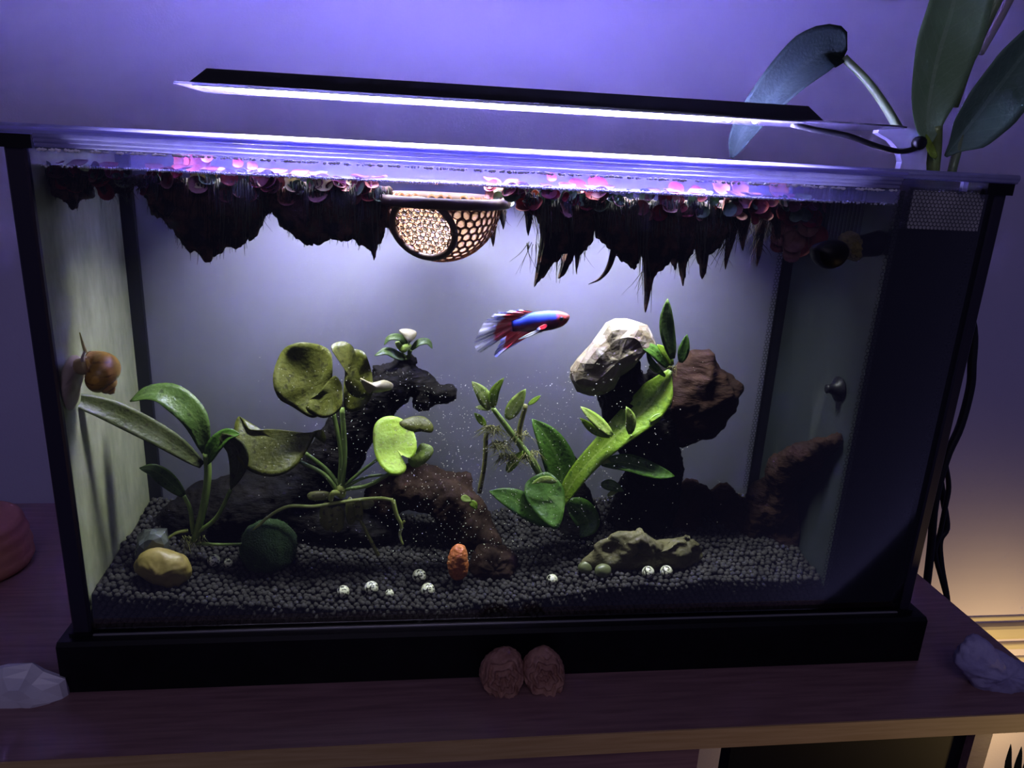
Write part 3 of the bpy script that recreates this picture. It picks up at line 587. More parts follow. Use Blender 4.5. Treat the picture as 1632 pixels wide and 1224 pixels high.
# small plant on the branch tip
t = thing('branch_plantlet', 'little plant with pale top leaf rooted on the black branch', 'water plant', P(648,592,7.8))
lf(t, [(652,560,7.6),(640,540,7.4),(622,538,7.3),(612,550,7.2)], 6, m_lsword); lf(t, [(655,558,7.6),(668,546,7.4),(682,545,7.3),(689,556,7.2)], 6, m_lsword)
lf(t, [(645,572,7.6),(632,566,7.4),(615,560,7.2),(597,567,7.1)], 8, m_lsword)
build('leaf', MB().patch([(636,528),(650,526),(664,531),(660,541),(652,545),(643,537)], 7.3, cup=.2, tz=.5), m_lilyc, t, label='pale cream leaf')
build('leaf', MB().patch([(630,547),(645,547),(656,552),(645,562),(635,558)], 7.3, cup=.2, tz=.5), m_lyel, t)
for e in ((652,545),(655,558),(640,562),(645,572)): stem(t, [(648,592,7.8),(651,575,7.7),(*e,7.5)], 3, 2, m_stem)

# ferns
t = thing('fern_clump', 'broad bright green fern with long diagonal leaf and plantlets', 'water plant', P(893,838,4.6))
wide = lambda t_: max(.05, interp([0,.15,.4,.7,.85,1], [.25,.5,.62,1,.9,.12], t_))
lf(t, [(891,806,4.4),(925,752,4.4),(980,695,4.6),(1035,645,4.9),(1068,590,5.2)], 29, m_ljava, (-.3,-.85,.5), prof=wide, fold=.1, wave=.05, n=24, m=8)
lf(t, [(958,738,4.6),(1000,738,4.3),(1045,752,4.0),(1075,759,3.8)], 15, m_ldark, fold=.15)
lf(t, [(905,800,4.6),(925,815,4.4),(938,835,4.2),(925,856,4.0)], 22, m_ldark, (0,-.75,.65))
lf(t, [(892,832,4.5),(860,818,4.2),(815,795,4.0),(780,783,3.9)], 21, m_ldark, (0,-.8,.6))
lf(t, [(888,806,4.8),(895,755,5.2),(876,705,5.4),(848,668,5.5)], 27, m_ldark, (.1,-.95,.3), fold=.2)
lf(t, [(958,772,4.4),(975,774,4.2),(994,783,4.0)], 9, m_ldark, (0,-.9,.5))
build('leaf', MB().patch([(836,780),(850,766),(872,760),(890,768),(900,785),(893,812),(880,828),(858,815),(842,800)], 4.0, (872,790), cup=-.2, tz=.7, wave=.08), m_ldark, t)
build('leaf', MB().patch([(848,772),(860,762),(876,760),(888,768),(880,772),(862,770)], 3.75, cup=.1), m_lyel, t, label='yellow leaf edge')
for pts, h, m in (([(976,694),(950,670),(925,648)],10,m_lyel), ([(972,696),(945,684),(924,666)],8,m_ljava), ([(1004,692),(1005,668),(998,648)],9,m_lyel), ([(1035,672),(1046,664),(1056,659)],4,m_ljava),
                  ([(960,740),(965,735),(974,738)],4,m_lyel), ([(968,790),(980,783),(990,778)],4,m_lyel), ([(735,792),(742,795),(752,798)],6,m_lyel), ([(748,800),(755,804),(760,812)],6,m_ljava)): lf(t, pts, h, m, Y=4.2, n=8, m=4)
ft = thing('fern_plantlet', 'young fern sprouting from the top of the long green leaf', 'water plant', P(1072,584,5.0))
for pts, h, m in (([(1072,572),(1062,520),(1064,476)],13,m_lsword), ([(1085,578),(1090,556),(1095,533)],9,m_ldark), ([(1072,582),(1060,562),(1047,549)],8,m_ljava), ([(1066,586),(1042,560),(1016,549)],11,m_ldark), ([(1052,592),(1042,586),(1034,584)],7,m_ljava), ([(1060,600),(1040,580),(1030,560)],6,m_ldark)): lf(ft, pts, h, m, Y=5.0, n=10, m=4)
build('roots', strands(MB(), P(1072,584,5.0), 16, .3, .8, .02, .8), m_tuber, ft, kind='stuff')
t = thing('fern_seedling', 'feathery fern shoot with four pale leaflets above a brown root tangle', 'water plant', P(862,760,5.0))
stem(t, [(880,790,5),(850,738,5),(815,690,5),(785,650,5)], 7, 4, m_stem)
stem(t, [(775,690,5),(772,740,5.2),(764,785,5.4)], 4, 4, m_tuber, 'root'); stem(t, [(838,645,5),(828,690,5.1),(835,730,5.2)], 4, 5, m_tuber, 'root')
for pts, h, m in (([(780,652),(770,630),(752,608)],12,m_lyel), ([(786,650),(788,625),(803,602)],8,m_ljava), ([(808,668),(822,645),(838,620)],12,m_lyel), ([(842,645),(852,638),(862,630)],4,m_ljava), ([(781,653),(768,650),(757,649)],4,m_lyel), ([(774,678),(765,668),(756,658)],6,m_ljava), ([(808,752),(820,735),(834,718)],8,m_ljava)): lf(t, pts, h, m, Y=4.8, n=10, m=4)
g = MB()
for a, b, n in ((785,680,26),(795,705,30),(810,725,22),(830,690,14),(845,720,14)): strands(g, P(a,b,5), n*3, .5, 1.4, .03, 1.8)
build('root_tangle', g, m_tuber, t, kind='stuff')

# ------------------------------------------------------------------ floating plants with their root curtains
def wl(px): return 264+(px-45)*.0475
def disc(c, nrm, r, cup, seed):
    mb = MB(); q = Vector(nrm).normalized().to_track_quat('Z','Y'); V = []; n = 14
    for lay in (0, .03):
        for k in range(4):
            s_ = k/3
            for j in range(n):
                a = 2*math.pi*j/n; rr = r*s_*(1-.22*math.exp(-((a-math.pi)**2)*6))+.001
                V.append(Vector(c)+q @ Vector((rr*math.cos(a), rr*math.sin(a)*.9, cup*s_*s_*r+lay+.06*r*s_*math.sin(3*a+seed))))
    Fc = [(k*n+j, k*n+(j+1)%n, (k+1)*n+(j+1)%n, (k+1)*n+j) for k in range(3) for j in range(n)]
    return mb.add(V, [f[::-1] for f in Fc]+[tuple(i+4*n for i in f) for f in Fc]+[(3*n+j, 3*n+(j+1)%n, 7*n+(j+1)%n, 7*n+j) for j in range(n)])
def drape(mb, top, r, tip, seed, rings=14, per=26):
    V = []; h = (top-tip).length
    for k in range(rings+1):
        s_ = k/rings; c = top.lerp(tip, s_)+Vector((.18*math.sin(s_*4+seed), 0, 0))*s_*(1-s_)*2
        for j in range(per):
            a = 2*math.pi*j/per; fl = 1+.30*nz((math.cos(a)*1.4, math.sin(a)*1.4, s_*1.2), 1.1, seed)*2+.10*math.sin(a*7+seed)
            rr = r*((1-s_)**.75)*fl*(1-.15*math.exp(-s_*12))+.012
            sag = .22*h*(s_*(1-s_))*nz((math.cos(a)*2, math.sin(a)*2, 0), 1.3, seed+5)*2
            V.append(c+Vector((rr*math.cos(a), rr*math.sin(a)*.8, sag)))
    for v in V: v.y = min(max(v.y, .32), BY-.2)
    mb.add(V, [(k*per+j, k*per+(j+1)%per, (k+1)*per+(j+1)%per, (k+1)*per+j) for k in range(rings) for j in range(per)]+[tuple(range(per))[::-1]])
CURT = {95: [(62,282),(72,305),(84,317),(98,312),(110,330),(119,334),(132,318),(146,308),(150,285)],
 180: [(150,285),(160,300),(168,318),(178,302),(195,306),(204,314),(212,295),(222,290)],
 262: [(215,290),(222,305),(238,318),(243,340),(262,350),(272,362),(280,350),(285,300)],
 305: [(258,300),(266,352),(280,372),(292,386),(300,404),(312,400),(328,413),(338,404),(342,350),(342,300)],
 355: [(325,300),(330,380),(338,404),(350,402),(362,394),(378,396),(392,389),(400,376),(402,340),(400,300)],
 404: [(380,305),(385,360),(398,380),(410,372),(419,352),(427,343),(436,335),(438,305)],
 452: [(425,305),(432,335),(441,350),(455,366),(470,382),(489,391),(500,384),(505,340),(505,308)],
 522: [(482,308),(486,370),(497,386),(513,389),(530,382),(548,387),(562,380),(566,340),(566,310)],
 584: [(548,310),(552,365),(566,386),(580,392),(590,398),(596,414),(602,394),(612,376),(620,350),(620,312)],
 878: [(838,322),(850,340),(862,370),(869,405),(866,430),(851,458),(864,442),(880,424),(896,405),(908,390),(912,350),(912,325)],
 918: [(890,322),(902,370),(905,400),(891,441),(906,428),(916,408),(919,437),(924,408),(938,388),(946,372),(950,325)],
 972: [(935,325),(946,355),(950,372),(966,388),(985,408),(1000,420),(1013,433),(1018,405),(1022,370),(1024,330)],
 1045: [(1010,330),(1018,380),(1026,430),(1028,497),(1036,460),(1046,436),(1060,426),(1072,410),(1082,390),(1084,330)],
 1086: [(1060,330),(1064,390),(1074,430),(1080,418),(1088,453),(1093,425),(1102,400),(1108,380),(1110,335)],
 1126: [(1095,335),(1100,375),(1110,405),(1120,442),(1124,412),(1134,402),(1150,390),(1162,374),(1166,338)]}
G = 'floating plants at the water surface'
floaters = [
 (95,2.6,1.0,['maroon','maroon','dusk','maroon','green'],[(85,316,.8),(118,333,.9),(140,320,.5)],14,.8,'dark maroon floater alone at the left end of the surface'),
 (180,2.2,.7,['maroon','green','maroon','dusk'],[(170,318,.5),(203,312,.5)],34,1.3,'small floater with bristly roots left of the big root mass'),
 (262,3.2,.8,['maroon','dusk','green','red'],[(248,345,.6),(278,372,.8)],20,1.4,'floater at the left edge of the big root mass'),
 (305,2.6,1.0,['red','red','maroon','green','yellow'],[(300,398,.9),(328,413,.9)],40,2.2,'red floater over the lowest tip of the big root mass'),
 (355,3.0,1.0,['red','dusk','green','maroon','yellow'],[(352,402,.9),(388,390,.9)],30,2.0,'red and yellow floater over the middle of the big root mass'),
 (404,3.2,.8,['pink','dusk','maroon','green'],[(408,372,.8),(424,344,.5)],24,1.2,'pink floater at the right edge of the big root mass'),
 (452,2.8,.9,['yellow','green','dusk','maroon','pink'],[(452,358,.8),(488,390,1.0)],20,1.4,'pale yellow floater left of the lattice bowl mass'),
 (522,2.8,1.0,['pink','yellow','dusk','pink','maroon'],[(512,388,1.0),(548,386,1.0)],16,1.4,'pale pink floater with a broad black root curtain'),
 (584,3.4,.8,['pink','yellow','pink','maroon'],[(577,393,.8),(596,414,.75),(612,376,.5)],14,1.4,'pink floater touching the left side of the lattice bowl'),
 (795,6.0,.8,['maroon','pink','maroon'],[(786,393,.6),(802,366,.5)],8,1.0,'floater hidden behind the right side of the lattice bowl'),
 (830,2.6,.9,['red','pink','yellow','orange','yellow','pink','red','maroon'],[(842,376,.4)],6,.9,'bright pink and yellow floater just right of the lattice bowl'),
 (878,2.2,.9,['red','red','green','maroon'],[(851,458,.85),(876,430,.6)],12,1.9,'red floater with a long root tail curving left'),
 (918,2.6,.9,['maroon','red','yellow','green'],[(891,440,.75),(918,436,.6)],12,1.8,'dark red floater with twin pointed root tips'),
 (972,2.4,1.1,['green','green','pink','maroon'],[(1012,432,1.1),(985,408,.9)],16,2.0,'pale green floater with a root cone pointing right'),
 (1045,2.2,1.1,['maroon','green','dusk','maroon'],[(1028,496,1.15),(1056,432,.8)],18,2.4,'floater with the longest pointed black root'),
 (1086,2.8,.9,['maroon','dusk','green'],[(1087,452,.8),(1074,430,.6)],18,1.8,'dark floater with lacy roots right of the longest root'),
 (1126,3.0,.9,['maroon','green','dusk'],[(1119,441,.7),(1146,402,.8)],22,1.9,'dark green floater with one thin hooked root tip'),
 (1172,2.6,.9,['green','green','maroon'],[(1156,430,.5),(1184,400,.6)],60,3.0,'green floater with loose hair-like roots'),
 (1222,3.0,.9,['green','yellow','maroon'],[(1206,425,.45),(1238,400,.5)],60,2.7,'green floater with bristling roots beside the red rosette'),
 (1278,3.2,1.0,['dusk','dusk','maroon','dusk','red','pink'],[],18,2.6,'hanging rosette of dusky red leaves beside the pump outlet')]
for i, (px, Y, r, pal, cones, ns, sl, lab) in enumerate(floaters):
    c = P(px, wl(px), Y); c.z = WZ; t = thing('floating_plant', lab, 'floating plant', c, G)
    pal2 = pal+[rnd.choice(['maroon','dusk','maroon','green','dusk']) for _ in range(5)]
    for j in range(len(pal2)):
        a = 2*math.pi*j/len(pal2)*1.7+i; d = Vector((math.cos(a), math.sin(a)*.8, 0))
        hang = rnd.uniform(.1,.4) if j < len(pal) else rnd.uniform(.35,1.1)
        p = c+d*r*rnd.uniform(.5,1)+Vector((0,0,-hang)); p.y = max(Y-rnd.uniform(.55,.95), .6)
        build('leaf', disc(p, (d.x*.7+rnd.uniform(-.3,.3), -.7, rnd.uniform(-.2,.9)), rnd.uniform(.28,.55), rnd.uniform(.15,.5), i+j), FLEAF[pal2[j]], t)
    for j in range(2):                      # leaves resting flat on the surface
        a = 2*math.pi*j/3+i*2.1; p = c+Vector((math.cos(a)*r*.9, math.sin(a)*r*.7, .10)); p.y = max(p.y, .8)
        build('leaf', disc(p, (rnd.uniform(-.25,.25), rnd.uniform(-.35,0), 1), rnd.uniform(.42,.6), .18, j), FLEAF[rnd.choice(['red','pink','green','maroon','dusk'])], t)
    if px == 1278:
        for a, b, rr, k in ((1245,372,22,'dusk'),(1262,385,20,'dusk'),(1283,362,20,'dusk'),(1272,392,20,'maroon'),(1298,376,20,'maroon'),(1256,402,20,'dusk'),(1290,348,18,'red'),(1240,388,16,'pink')):
            p = P(a,b,2.8+rnd.uniform(-.3,.3)); build('leaf', disc(p, (rnd.uniform(-.3,.3),-1,rnd.uniform(-.1,.4)), cm(rr,p), .3, a), FLEAF[k], t)
    mb = MB()
    cur = CURT.get(px)
    if cur:
        xs = [q_[0] for q_ in cur]; topl = [(x_, wl(x_)+7) for x_ in (xs[-1], (xs[0]+xs[-1])/2, xs[0])]
        mb.lump(cur+topl, Y, .85, rings=14, per=120, amp=.12, freq=1.3, fine=.10, ffreq=3.5, seed=i, center=((xs[0]+xs[-1])/2, wl(xs[0])+30), power=.6)
    for k, (a, b, rr) in enumerate(cones if not cur else []):
        tip = P(a, b, Y); drape(mb, Vector((lerp(c.x, tip.x, .45), Y+rnd.uniform(-.2,.4), WZ-.22)), rr*.82, tip, i*3.7+k)
    for v in mb.v: v.y = min(max(v.y, .32), BY-.2); v.z = min(v.z, WZ-.1)
    if cones: build('root_mass', mb, m_root, t)
    g = strands(MB(), c+Vector((0,.2,-.4)), ns+14, r*.9, sl+.4, .028, .35)
    for a, b, rr in cones: strands(g, P(a,lerp(wl(a),b,.55),Y), 9, rr*.5, cm((b-wl(a))*.5, c), .03, .5)
    if cur:
        xs = [q_[0] for q_ in cur]
        for _ in range(int((max(xs)-min(xs))*1.1)):
            a = rnd.uniform(min(xs), max(xs)); b = interp(xs, [q_[1] for q_ in cur], a) if xs == sorted(xs) else min(cur, key=lambda q_: abs(q_[0]-a))[1]
            y0 = wl(a)+rnd.uniform(4,22); y1 = lerp(y0, b, rnd.uniform(.5,1.12)); x1 = a+rnd.uniform(-7,7); Yf = Y-rnd.uniform(.75,1.0); Yf = max(Yf, .4)
            g.tube([P(a,y0,Yf), P(lerp(a,x1,.4)+rnd.uniform(-3,3),lerp(y0,y1,.4),Yf), P(lerp(a,x1,.8)+rnd.uniform(-3,3),lerp(y0,y1,.75),lerp(Yf,Y,.5)), P(x1,y1,lerp(Yf,Y,.7))], [.035,.035,.028,.008], 4)
    build('root_strands', g, m_rootg if i % 3 else m_root, t, kind='stuff')
    if i == 13: build('root_tail', MB().tube([P(962,385,2.4),P(976,392,2.4),P(976,408,2.4),P(968,430,2.4),P(955,445,2.4),P(938,453,2.4)], [.10,.16,.2,.15,.08,.015], 8, 24), m_root, t)
# upright leaves that stand above the water line
for px, py, w_, h_, k, l in ((290,258,14,7,'red','bright red leaf tip'),(313,262,22,9,'red','red'),(330,253,10,9,'pink',''),(379,262,9,8,'red',''),(402,266,9,7,'pink',''),(878,284,9,8,'red',''),(918,299,16,6,'red',''),(950,297,18,6,'red',''),(1075,303,14,5,'red',''),(1108,306,11,5,'red',''),(1146,300,16,10,'pink',''),(1176,302,16,7,'pink',''),(1236,302,20,9,'orange',''),(1240,317,11,6,'orange','')):
    par = min((o for o in col.objects if o.name.startswith('floating_plant')), key=lambda o: abs(ORG[o.name].x-P(px,py,3).x)); Y = 4.0
    p = P(px, py, Y); build('leaf', disc(p, (.1,-.8,.55), cm(w_,p), .3, px), FLEAF[k], par)
# bubbles along the glass
g = MB(); x = 1.2
while x < XD-.1:
    dens = 1 if 3 < x < 42 else .35
    if rnd.random() < dens: g.ball((x, .30, WZ+.06+rnd.uniform(-.03,.03)), rnd.uniform(.045,.075), 1)
    if rnd.random() < dens*.8: g.ball((x+.05, .38+rnd.uniform(0,.15), WZ+.1+rnd.uniform(-.02,.02)), rnd.uniform(.04,.07), 1)
    if 20 < x < 32 and rnd.random() < .8: g.ball((x+.05, .5+rnd.uniform(0,.5), WZ+.12), rnd.uniform(.05,.09), 1)
    x += .105
build('foam_bubbles', g, m_bubble, kind='stuff', label='row of tiny bubbles along the water line', cat='bubbles')
# drifting specks
g = MB(); m_speck = mat('drifting_speck', (.75,.75,.6), .6)
for k in range(1500):
    z0 = rnd.gauss(0,1); px = rnd.gauss(740,150); py = rnd.uniform(600,900)-abs(px-740)*.1
    if not 400 < px < 1150: continue
    p = P(px, py, rnd.uniform(.6,4)); s_ = rnd.uniform(.013,.03)
    if p.z > bed(p.x,p.y)+.3: g.add([p+Vector(d)*s_ for d in ((1,0,0),(-1,0,0),(0,1,0),(0,-1,0),(0,0,1),(0,0,-1))], [(0,2,4),(2,1,4),(1,3,4),(3,0,4),(2,0,5),(1,2,5),(3,1,5),(0,3,5)])
build('drifting_specks', g, m_speck, kind='stuff', label='fine pale specks drifting in the water', cat='particles')

# ------------------------------------------------------------------ lattice bowl
BC = P(704,322,4.6); BR = cm(95, BC)
m_cell = mat('peach_cell', (.06,.033,.019), .55, c2=(.08,.05,.031), scale=90, transl=.85); m_rib = mat('brown_lattice', (.10,.032,.010), .6, c2=(.15,.05,.017), scale=90, spec=.2)
t = thing('lattice_bowl', 'floating brown lattice bowl with a round window', 'bowl', (BC.x, BC.y, BC.z-BR))
wd = (-(R2*.27)-U2*.66-Fw*.66).normalized()
b = bmesh.new(); bmesh.ops.create_icosphere(b, subdivisions=4, radius=1)
for v in b.verts: v.co = (v.co+Vector((nz(v.co,6,1),nz(v.co,6,2),nz(v.co,6,3)))*.07).normalized()
V, Fc, ins = [], [], {}
fc = {f.index: f.calc_center_median().normalized() for f in b.faces}; mb = MB()
for v in b.verts:
    if v.co.z > .02 or v.co.dot(wd) > math.cos(math.radians(31)): continue
    n = v.co; u = n.orthogonal().normalized(); w_ = n.cross(u)
    fs = sorted((fc[f.index] for f in v.link_faces), key=lambda q: math.atan2((q-n).dot(w_), (q-n).dot(u))); c0 = sum(fs, Vector())/len(fs); k = len(fs)
    A = [BC+q*BR*1.0 for q in fs]; Bq = [BC+(c0+(q-c0)*.82)*BR*1.0 for q in fs]; C0 = [BC+(c0+(q-c0)*.82)*BR*.975 for q in fs]; D = [BC+q*BR*.955 for q in fs]
    mb.m = 1; mb.add(A+Bq+C0, [(i,(i+1)%k,k+(i+1)%k,k+i) for i in range(k)]+[(k+i,k+(i+1)%k,2*k+(i+1)%k,2*k+i) for i in range(k)])
    mb.m = 0; mb.add(C0, [tuple(range(k))]); mb.m = 1; mb.add(D+[BC+(c0+(q-c0)*.7)*BR*.955 for q in fs], [(k+i,k+(i+1)%k,(i+1)%k,i) for i in range(k)])
b.free()
build('shell', mb, [m_cell, m_rib], t, smooth=False)
rc = BC+wd*BR*math.cos(math.radians(32)); rr_ = BR*math.sin(math.radians(32)); q = wd.to_track_quat('Z','Y')
ring = [rc+q @ Vector((math.cos(a)*rr_, math.sin(a)*rr_, .02)) for a in [2*math.pi*k/40 for k in range(41)]]
m_ring = mat('dark_ring', (.035,.016,.012), .5, c2=(.06,.028,.02), scale=80)
build('window_ring', MB().tube(ring, .19, 10), m_ring, t)
build('rim', MB().tube([BC+Vector((math.cos(a)*BR*1.08, math.sin(a)*BR*1.08, .1)) for a in [2*math.pi*k/64 for k in range(65)]], .3, 10), mat('rim_brown', (.035,.02,.016), .7, spec=.15, c2=(.055,.033,.027), scale=60), t)
# netting: small hexagons stretched over the window
g = MB(); pit = .30
for iy in range(-8, 9):
    for ix in range(-8, 9):
        x = (ix+(.5 if iy % 2 else 0))*pit; y_ = iy*pit*.866
        for k in (0, 1, 2):
            a0, a1 = math.pi/6+k*math.pi/3, math.pi/6+(k+1)*math.pi/3; s_ = pit/math.sqrt(3)
            pa = Vector((x+s_*math.cos(a0), y_+s_*math.sin(a0), 0)); pb = Vector((x+s_*math.cos(a1), y_+s_*math.sin(a1), 0))
            jit = lambda v: v+Vector((nz(v,3,4), nz(v,3,5), 0))*.12
            pa, pb = jit(pa), jit(pb)
            if max(pa.length, pb.length) < rr_*.98: g.tube([rc+q @ (pa+Vector((0,0,-.12-.25*(1-(pa.length/rr_)**2)))), rc+q @ (pb+Vector((0,0,-.12-.25*(1-(pb.length/rr_)**2))))], .035, 5)
build('window_netting', g, mat('golden_netting', (.10,.06,.022), .5, c2=(.13,.08,.03), scale=90), t)

# ------------------------------------------------------------------ pump outlet in front of the filter wall
t = thing('pump_outlet', 'black water outlet with a yellow sponge collar on the filter wall', 'filter outlet', PX(1398,386,XD))
oY = PX(1398,388,XD).y
def at_x(px, py, Y): return P(px, py, Y)
build('pipe', MB().tube([PX(1400,388,XD+.05), at_x(1376,392,oY-.3), at_x(1355,396,oY-.7)], [.75,.62,.6], 16, 10), m_black, t)
build('sponge', MB().lump([(1342,376),(1356,369),(1369,378),(1372,400),(1364,414),(1348,412),(1340,396)], oY-.6, .8, amp=.08, fine=.06, seed=3), mat('yellow_sponge', (0.112,0.091,0.021), .9, c2=(0.168,0.14,0.042), scale=150, bump=1, bscale=500), t)
build('spout', MB().lump([(1293,396),(1312,384),(1340,384),(1352,400),(1340,420),(1318,429),(1298,418)], oY-1.0, .8, amp=.03, fine=.0, seed=5), m_black, t)
t2 = PX(1338,620,XD); build('suction_cup', MB().lathe([(.75,0),(.8,.12),(.45,.3),(.25,.7),(.3,.85),(.1,.9)], t2+Vector((0,0,0)), 20, (-1,0,0)), m_black, label='black suction cup stuck low on the filter wall', cat='suction cup')

# ------------------------------------------------------------------ fish
FY = 4.6
t = thing('betta_fish', 'red and blue long-finned fish swimming to the right', 'fish', P(850,530,FY))
ax = spline([P(908,504,FY-.35), P(893,508,FY-.2), P(872,511,FY), P(850,514,FY+.1), P(835,517,FY+.15), P(816,520,FY+.1)], 28)
mb = MB(); n = 20; V = []; UV = []
for i, p in enumerate(ax):
    s_ = i/28; h = cm(interp([0,.03,.1,.2,.35,.55,.75,.9,1], [1.5,4.5,9,13,16,16.5,14,11,8.5], s_), p); wdt = h*interp([0,.2,.5,1], [.8,.62,.55,.3], s_)
    tg = (ax[min(i+1,28)]-ax[max(i-1,0)]).normalized(); upv = (Vector((0,0,1))-tg*tg.z).normalized(); sd = tg.cross(upv)
    for j in range(n): a = 2*math.pi*j/n; V.append(p+upv*h*math.cos(a)+sd*wdt*math.sin(a)); UV.append((.5+.5*math.cos(a), s_))
mb.add(V, [(i*n+j, i*n+(j+1)%n, (i+1)*n+(j+1)%n, (i+1)*n+j) for i in range(28) for j in range(n)]+[tuple(range(n))[::-1], tuple(28*n+j for j in range(n))], UV)
def ramp_mat(name, axis, stops, rough=.4, second=None, alpha=None, rays=0, scale=300):
    m = mat(name, (1,1,1), rough); nt = m.node_tree; N = nt.nodes; L = nt.links; p = N['Principled BSDF']
    uv = N.new('ShaderNodeUVMap'); sp = N.new('ShaderNodeSeparateXYZ'); L.new(uv.outputs[0], sp.inputs[0]); tc = N['Texture Coordinate']
    no = N.new('ShaderNodeTexNoise'); no.inputs['Scale'].default_value = scale; L.new(tc.outputs['Object'], no.inputs[0])
    def warp(sock):
        a = N.new('ShaderNodeMath'); a.operation = 'MULTIPLY_ADD'; L.new(no.outputs['Fac'], a.inputs[0]); a.inputs[1].default_value = .22; L.new(sock, a.inputs[2])
        b = N.new('ShaderNodeMath'); b.operation = 'SUBTRACT'; L.new(a.outputs[0], b.inputs[0]); b.inputs[1].default_value = .11; return b.outputs[0]
    def ramp(sock, st):
        r = N.new('ShaderNodeValToRGB'); e = r.color_ramp.elements
        while len(e) < len(st): e.new(.5)
        for k, (pos, c) in enumerate(st): e[k].position = pos; e[k].color = (*c, 1)
        L.new(sock, r.inputs[0]); return r.outputs[0]
    c = ramp(warp(sp.outputs[axis]), stops)
    if second:
        c2 = ramp(warp(sp.outputs[1-axis]), second[0]); f = ramp(warp(sp.outputs[1-axis if second[2] else axis]), second[1])
        mx = N.new('ShaderNodeMix'); mx.data_type = 'RGBA'; L.new(f, mx.inputs[0]); L.new(c, mx.inputs[6]); L.new(c2, mx.inputs[7]); c = mx.outputs[2]
    L.new(c, p.inputs['Base Color'])
    if alpha:
        al = ramp(sp.outputs[1], alpha)
        if rays:
            s_ = N.new('ShaderNodeMath'); s_.operation = 'MULTIPLY'; L.new(sp.outputs[0], s_.inputs[0]); s_.inputs[1].default_value = rays
            si = N.new('ShaderNodeMath'); si.operation = 'SINE'; L.new(s_.outputs[0], si.inputs[0])
            ma = N.new('ShaderNodeMath'); ma.operation = 'MULTIPLY_ADD'; L.new(si.outputs[0], ma.inputs[0]); ma.inputs[1].default_value = .22; L.new(al, ma.inputs[2]); al = ma.outputs[0]; 
        L.new(al, p.inputs['Alpha'])
    return m
m_fish = ramp_mat('fish_scales', 0, [(0,(.03,.008,.02)),(.3,(.10,.012,.03)),(.46,(.16,.03,.10)),(.58,(.02,.05,.62)),(1,(.03,.08,.75))], .6,
                  second=([(0,(.10,.01,.012)),(.12,(.30,.03,.03)),(.24,(.33,.04,.06))], [(.20,(1,1,1)),(.27,(0,0,0))], True))
bo = build('body', mb, m_fish, t)
def sheet(base, edge, Y, nu=30, nv=10, ripple=.12, thick=.02):
    A = spline([P(a,b,Y) for a,b in base], nu); B = spline([P(a,b,Y) for a,b in edge], nu); V = []; UV = []; mb = MB()
    for lay in (-thick/2, thick/2):
        for i in range(nu+1):
            for j in range(nv+1):
                v = j/nv; p = A[i].lerp(B[i], v); p.y += lay+ripple*v*math.sin(i*.9)+ripple*1.5*v*v*math.sin(i*.25); V.append(p); UV.append((i/nu, v))
    W = nv+1; o = (nu+1)*W; Fc = [(i*W+j, i*W+j+1, (i+1)*W+j+1, (i+1)*W+j) for i in range(nu) for j in range(nv)]
    return mb.add(V, Fc+[tuple(x+o for x in f[::-1]) for f in Fc], UV)
RED = (.62,.012,.03); PALE = (.62,.62,.95); BLU = (.12,.16,.9)
m_fin = ramp_mat('fin_red_blue', 1, [(0,(.10,.14,.8)),(.10,(.3,.05,.3)),(.18,RED),(.52,RED),(.60,PALE),(1,PALE)], .4, alpha=[(.5,(.95,.95,.95)),(.62,(.55,.55,.55)),(1,(.25,.25,.25))], rays=90)
m_fin2 = ramp_mat('fin_red', 1, [(0,(.45,.05,.15)),(.2,RED),(.66,RED),(.75,PALE),(1,BLU)], .4, alpha=[(.6,(.95,.95,.95)),(.8,(.7,.7,.7)),(1,(.5,.5,.5))], rays=80)
m_fin3 = ramp_mat('fin_white', 1, [(0,(.7,.75,.85)),(1,(.85,.85,.95))], .3)
build('tail_fin', sheet([(832,506),(826,512),(824,519),(824,527)], [(796,497),(775,512),(756,545),(768,561),(797,536)], FY+.1), m_fin, t)
build('dorsal_fin', sheet([(850,497),(840,500),(830,505)], [(836,494),(812,496),(786,503),(797,512)], FY+.12), m_fin2, t)
build('anal_fin', sheet([(872,525),(856,528),(840,527),(826,523)], [(862,530),(835,541),(789,567),(800,541)], FY+.08), m_fin2, t)
build('pelvic_fin', MB().leaf([P(860,526,FY-.2),P(845,533,FY-.28),P(826,541,FY-.25)], .10, (0,-1,.2), thick=.03), m_fin3, t)
build('pectoral_fin', MB().leaf([P(872,518,FY-.32),P(864,522,FY-.45),P(855,525,FY-.5)], .13, (0,-1,.2), thick=.02), m_fin2, t)
e = P(895,508,FY-.62); build('eye', MB().ball(e, .13, 3), mat('fish_eye', (.005,.005,.01), .05, spec=.9), bo)

# ------------------------------------------------------------------ snail
gl = PX(112,610,.98); SY = gl.y
sc0 = P(154,592,SY-.4); SR = cm(40, sc0)
t = thing('golden_snail', 'golden snail with pale foot climbing the left side pane', 'snail', P(150,640,SY))
axv = (R2*.45-U2*.80-Fw*-.25).normalized(); uu = axv.orthogonal().normalized(); vv = axv.cross(uu); mb = MB(); V = []; UV = []; NT, NP = 84, 22
for i in range(NT+1):
    th = i/NT*6.2*math.pi; s_ = math.exp(-.115*th); ph0 = 2.4
    ctr = sc0+axv*(SR*1.25*(1-s_)-SR*.12)+(uu*math.cos(th+ph0)+vv*math.sin(th+ph0))*SR*.34*s_
    rd = (uu*math.cos(th+ph0)+vv*math.sin(th+ph0))
    for j in range(NP): a = 2*math.pi*j/NP; V.append(ctr+(rd*math.cos(a)+axv*math.sin(a)*1.08)*SR*.66*s_*(1+.015*math.sin(th*14))); UV.append((j/NP, i/NT))
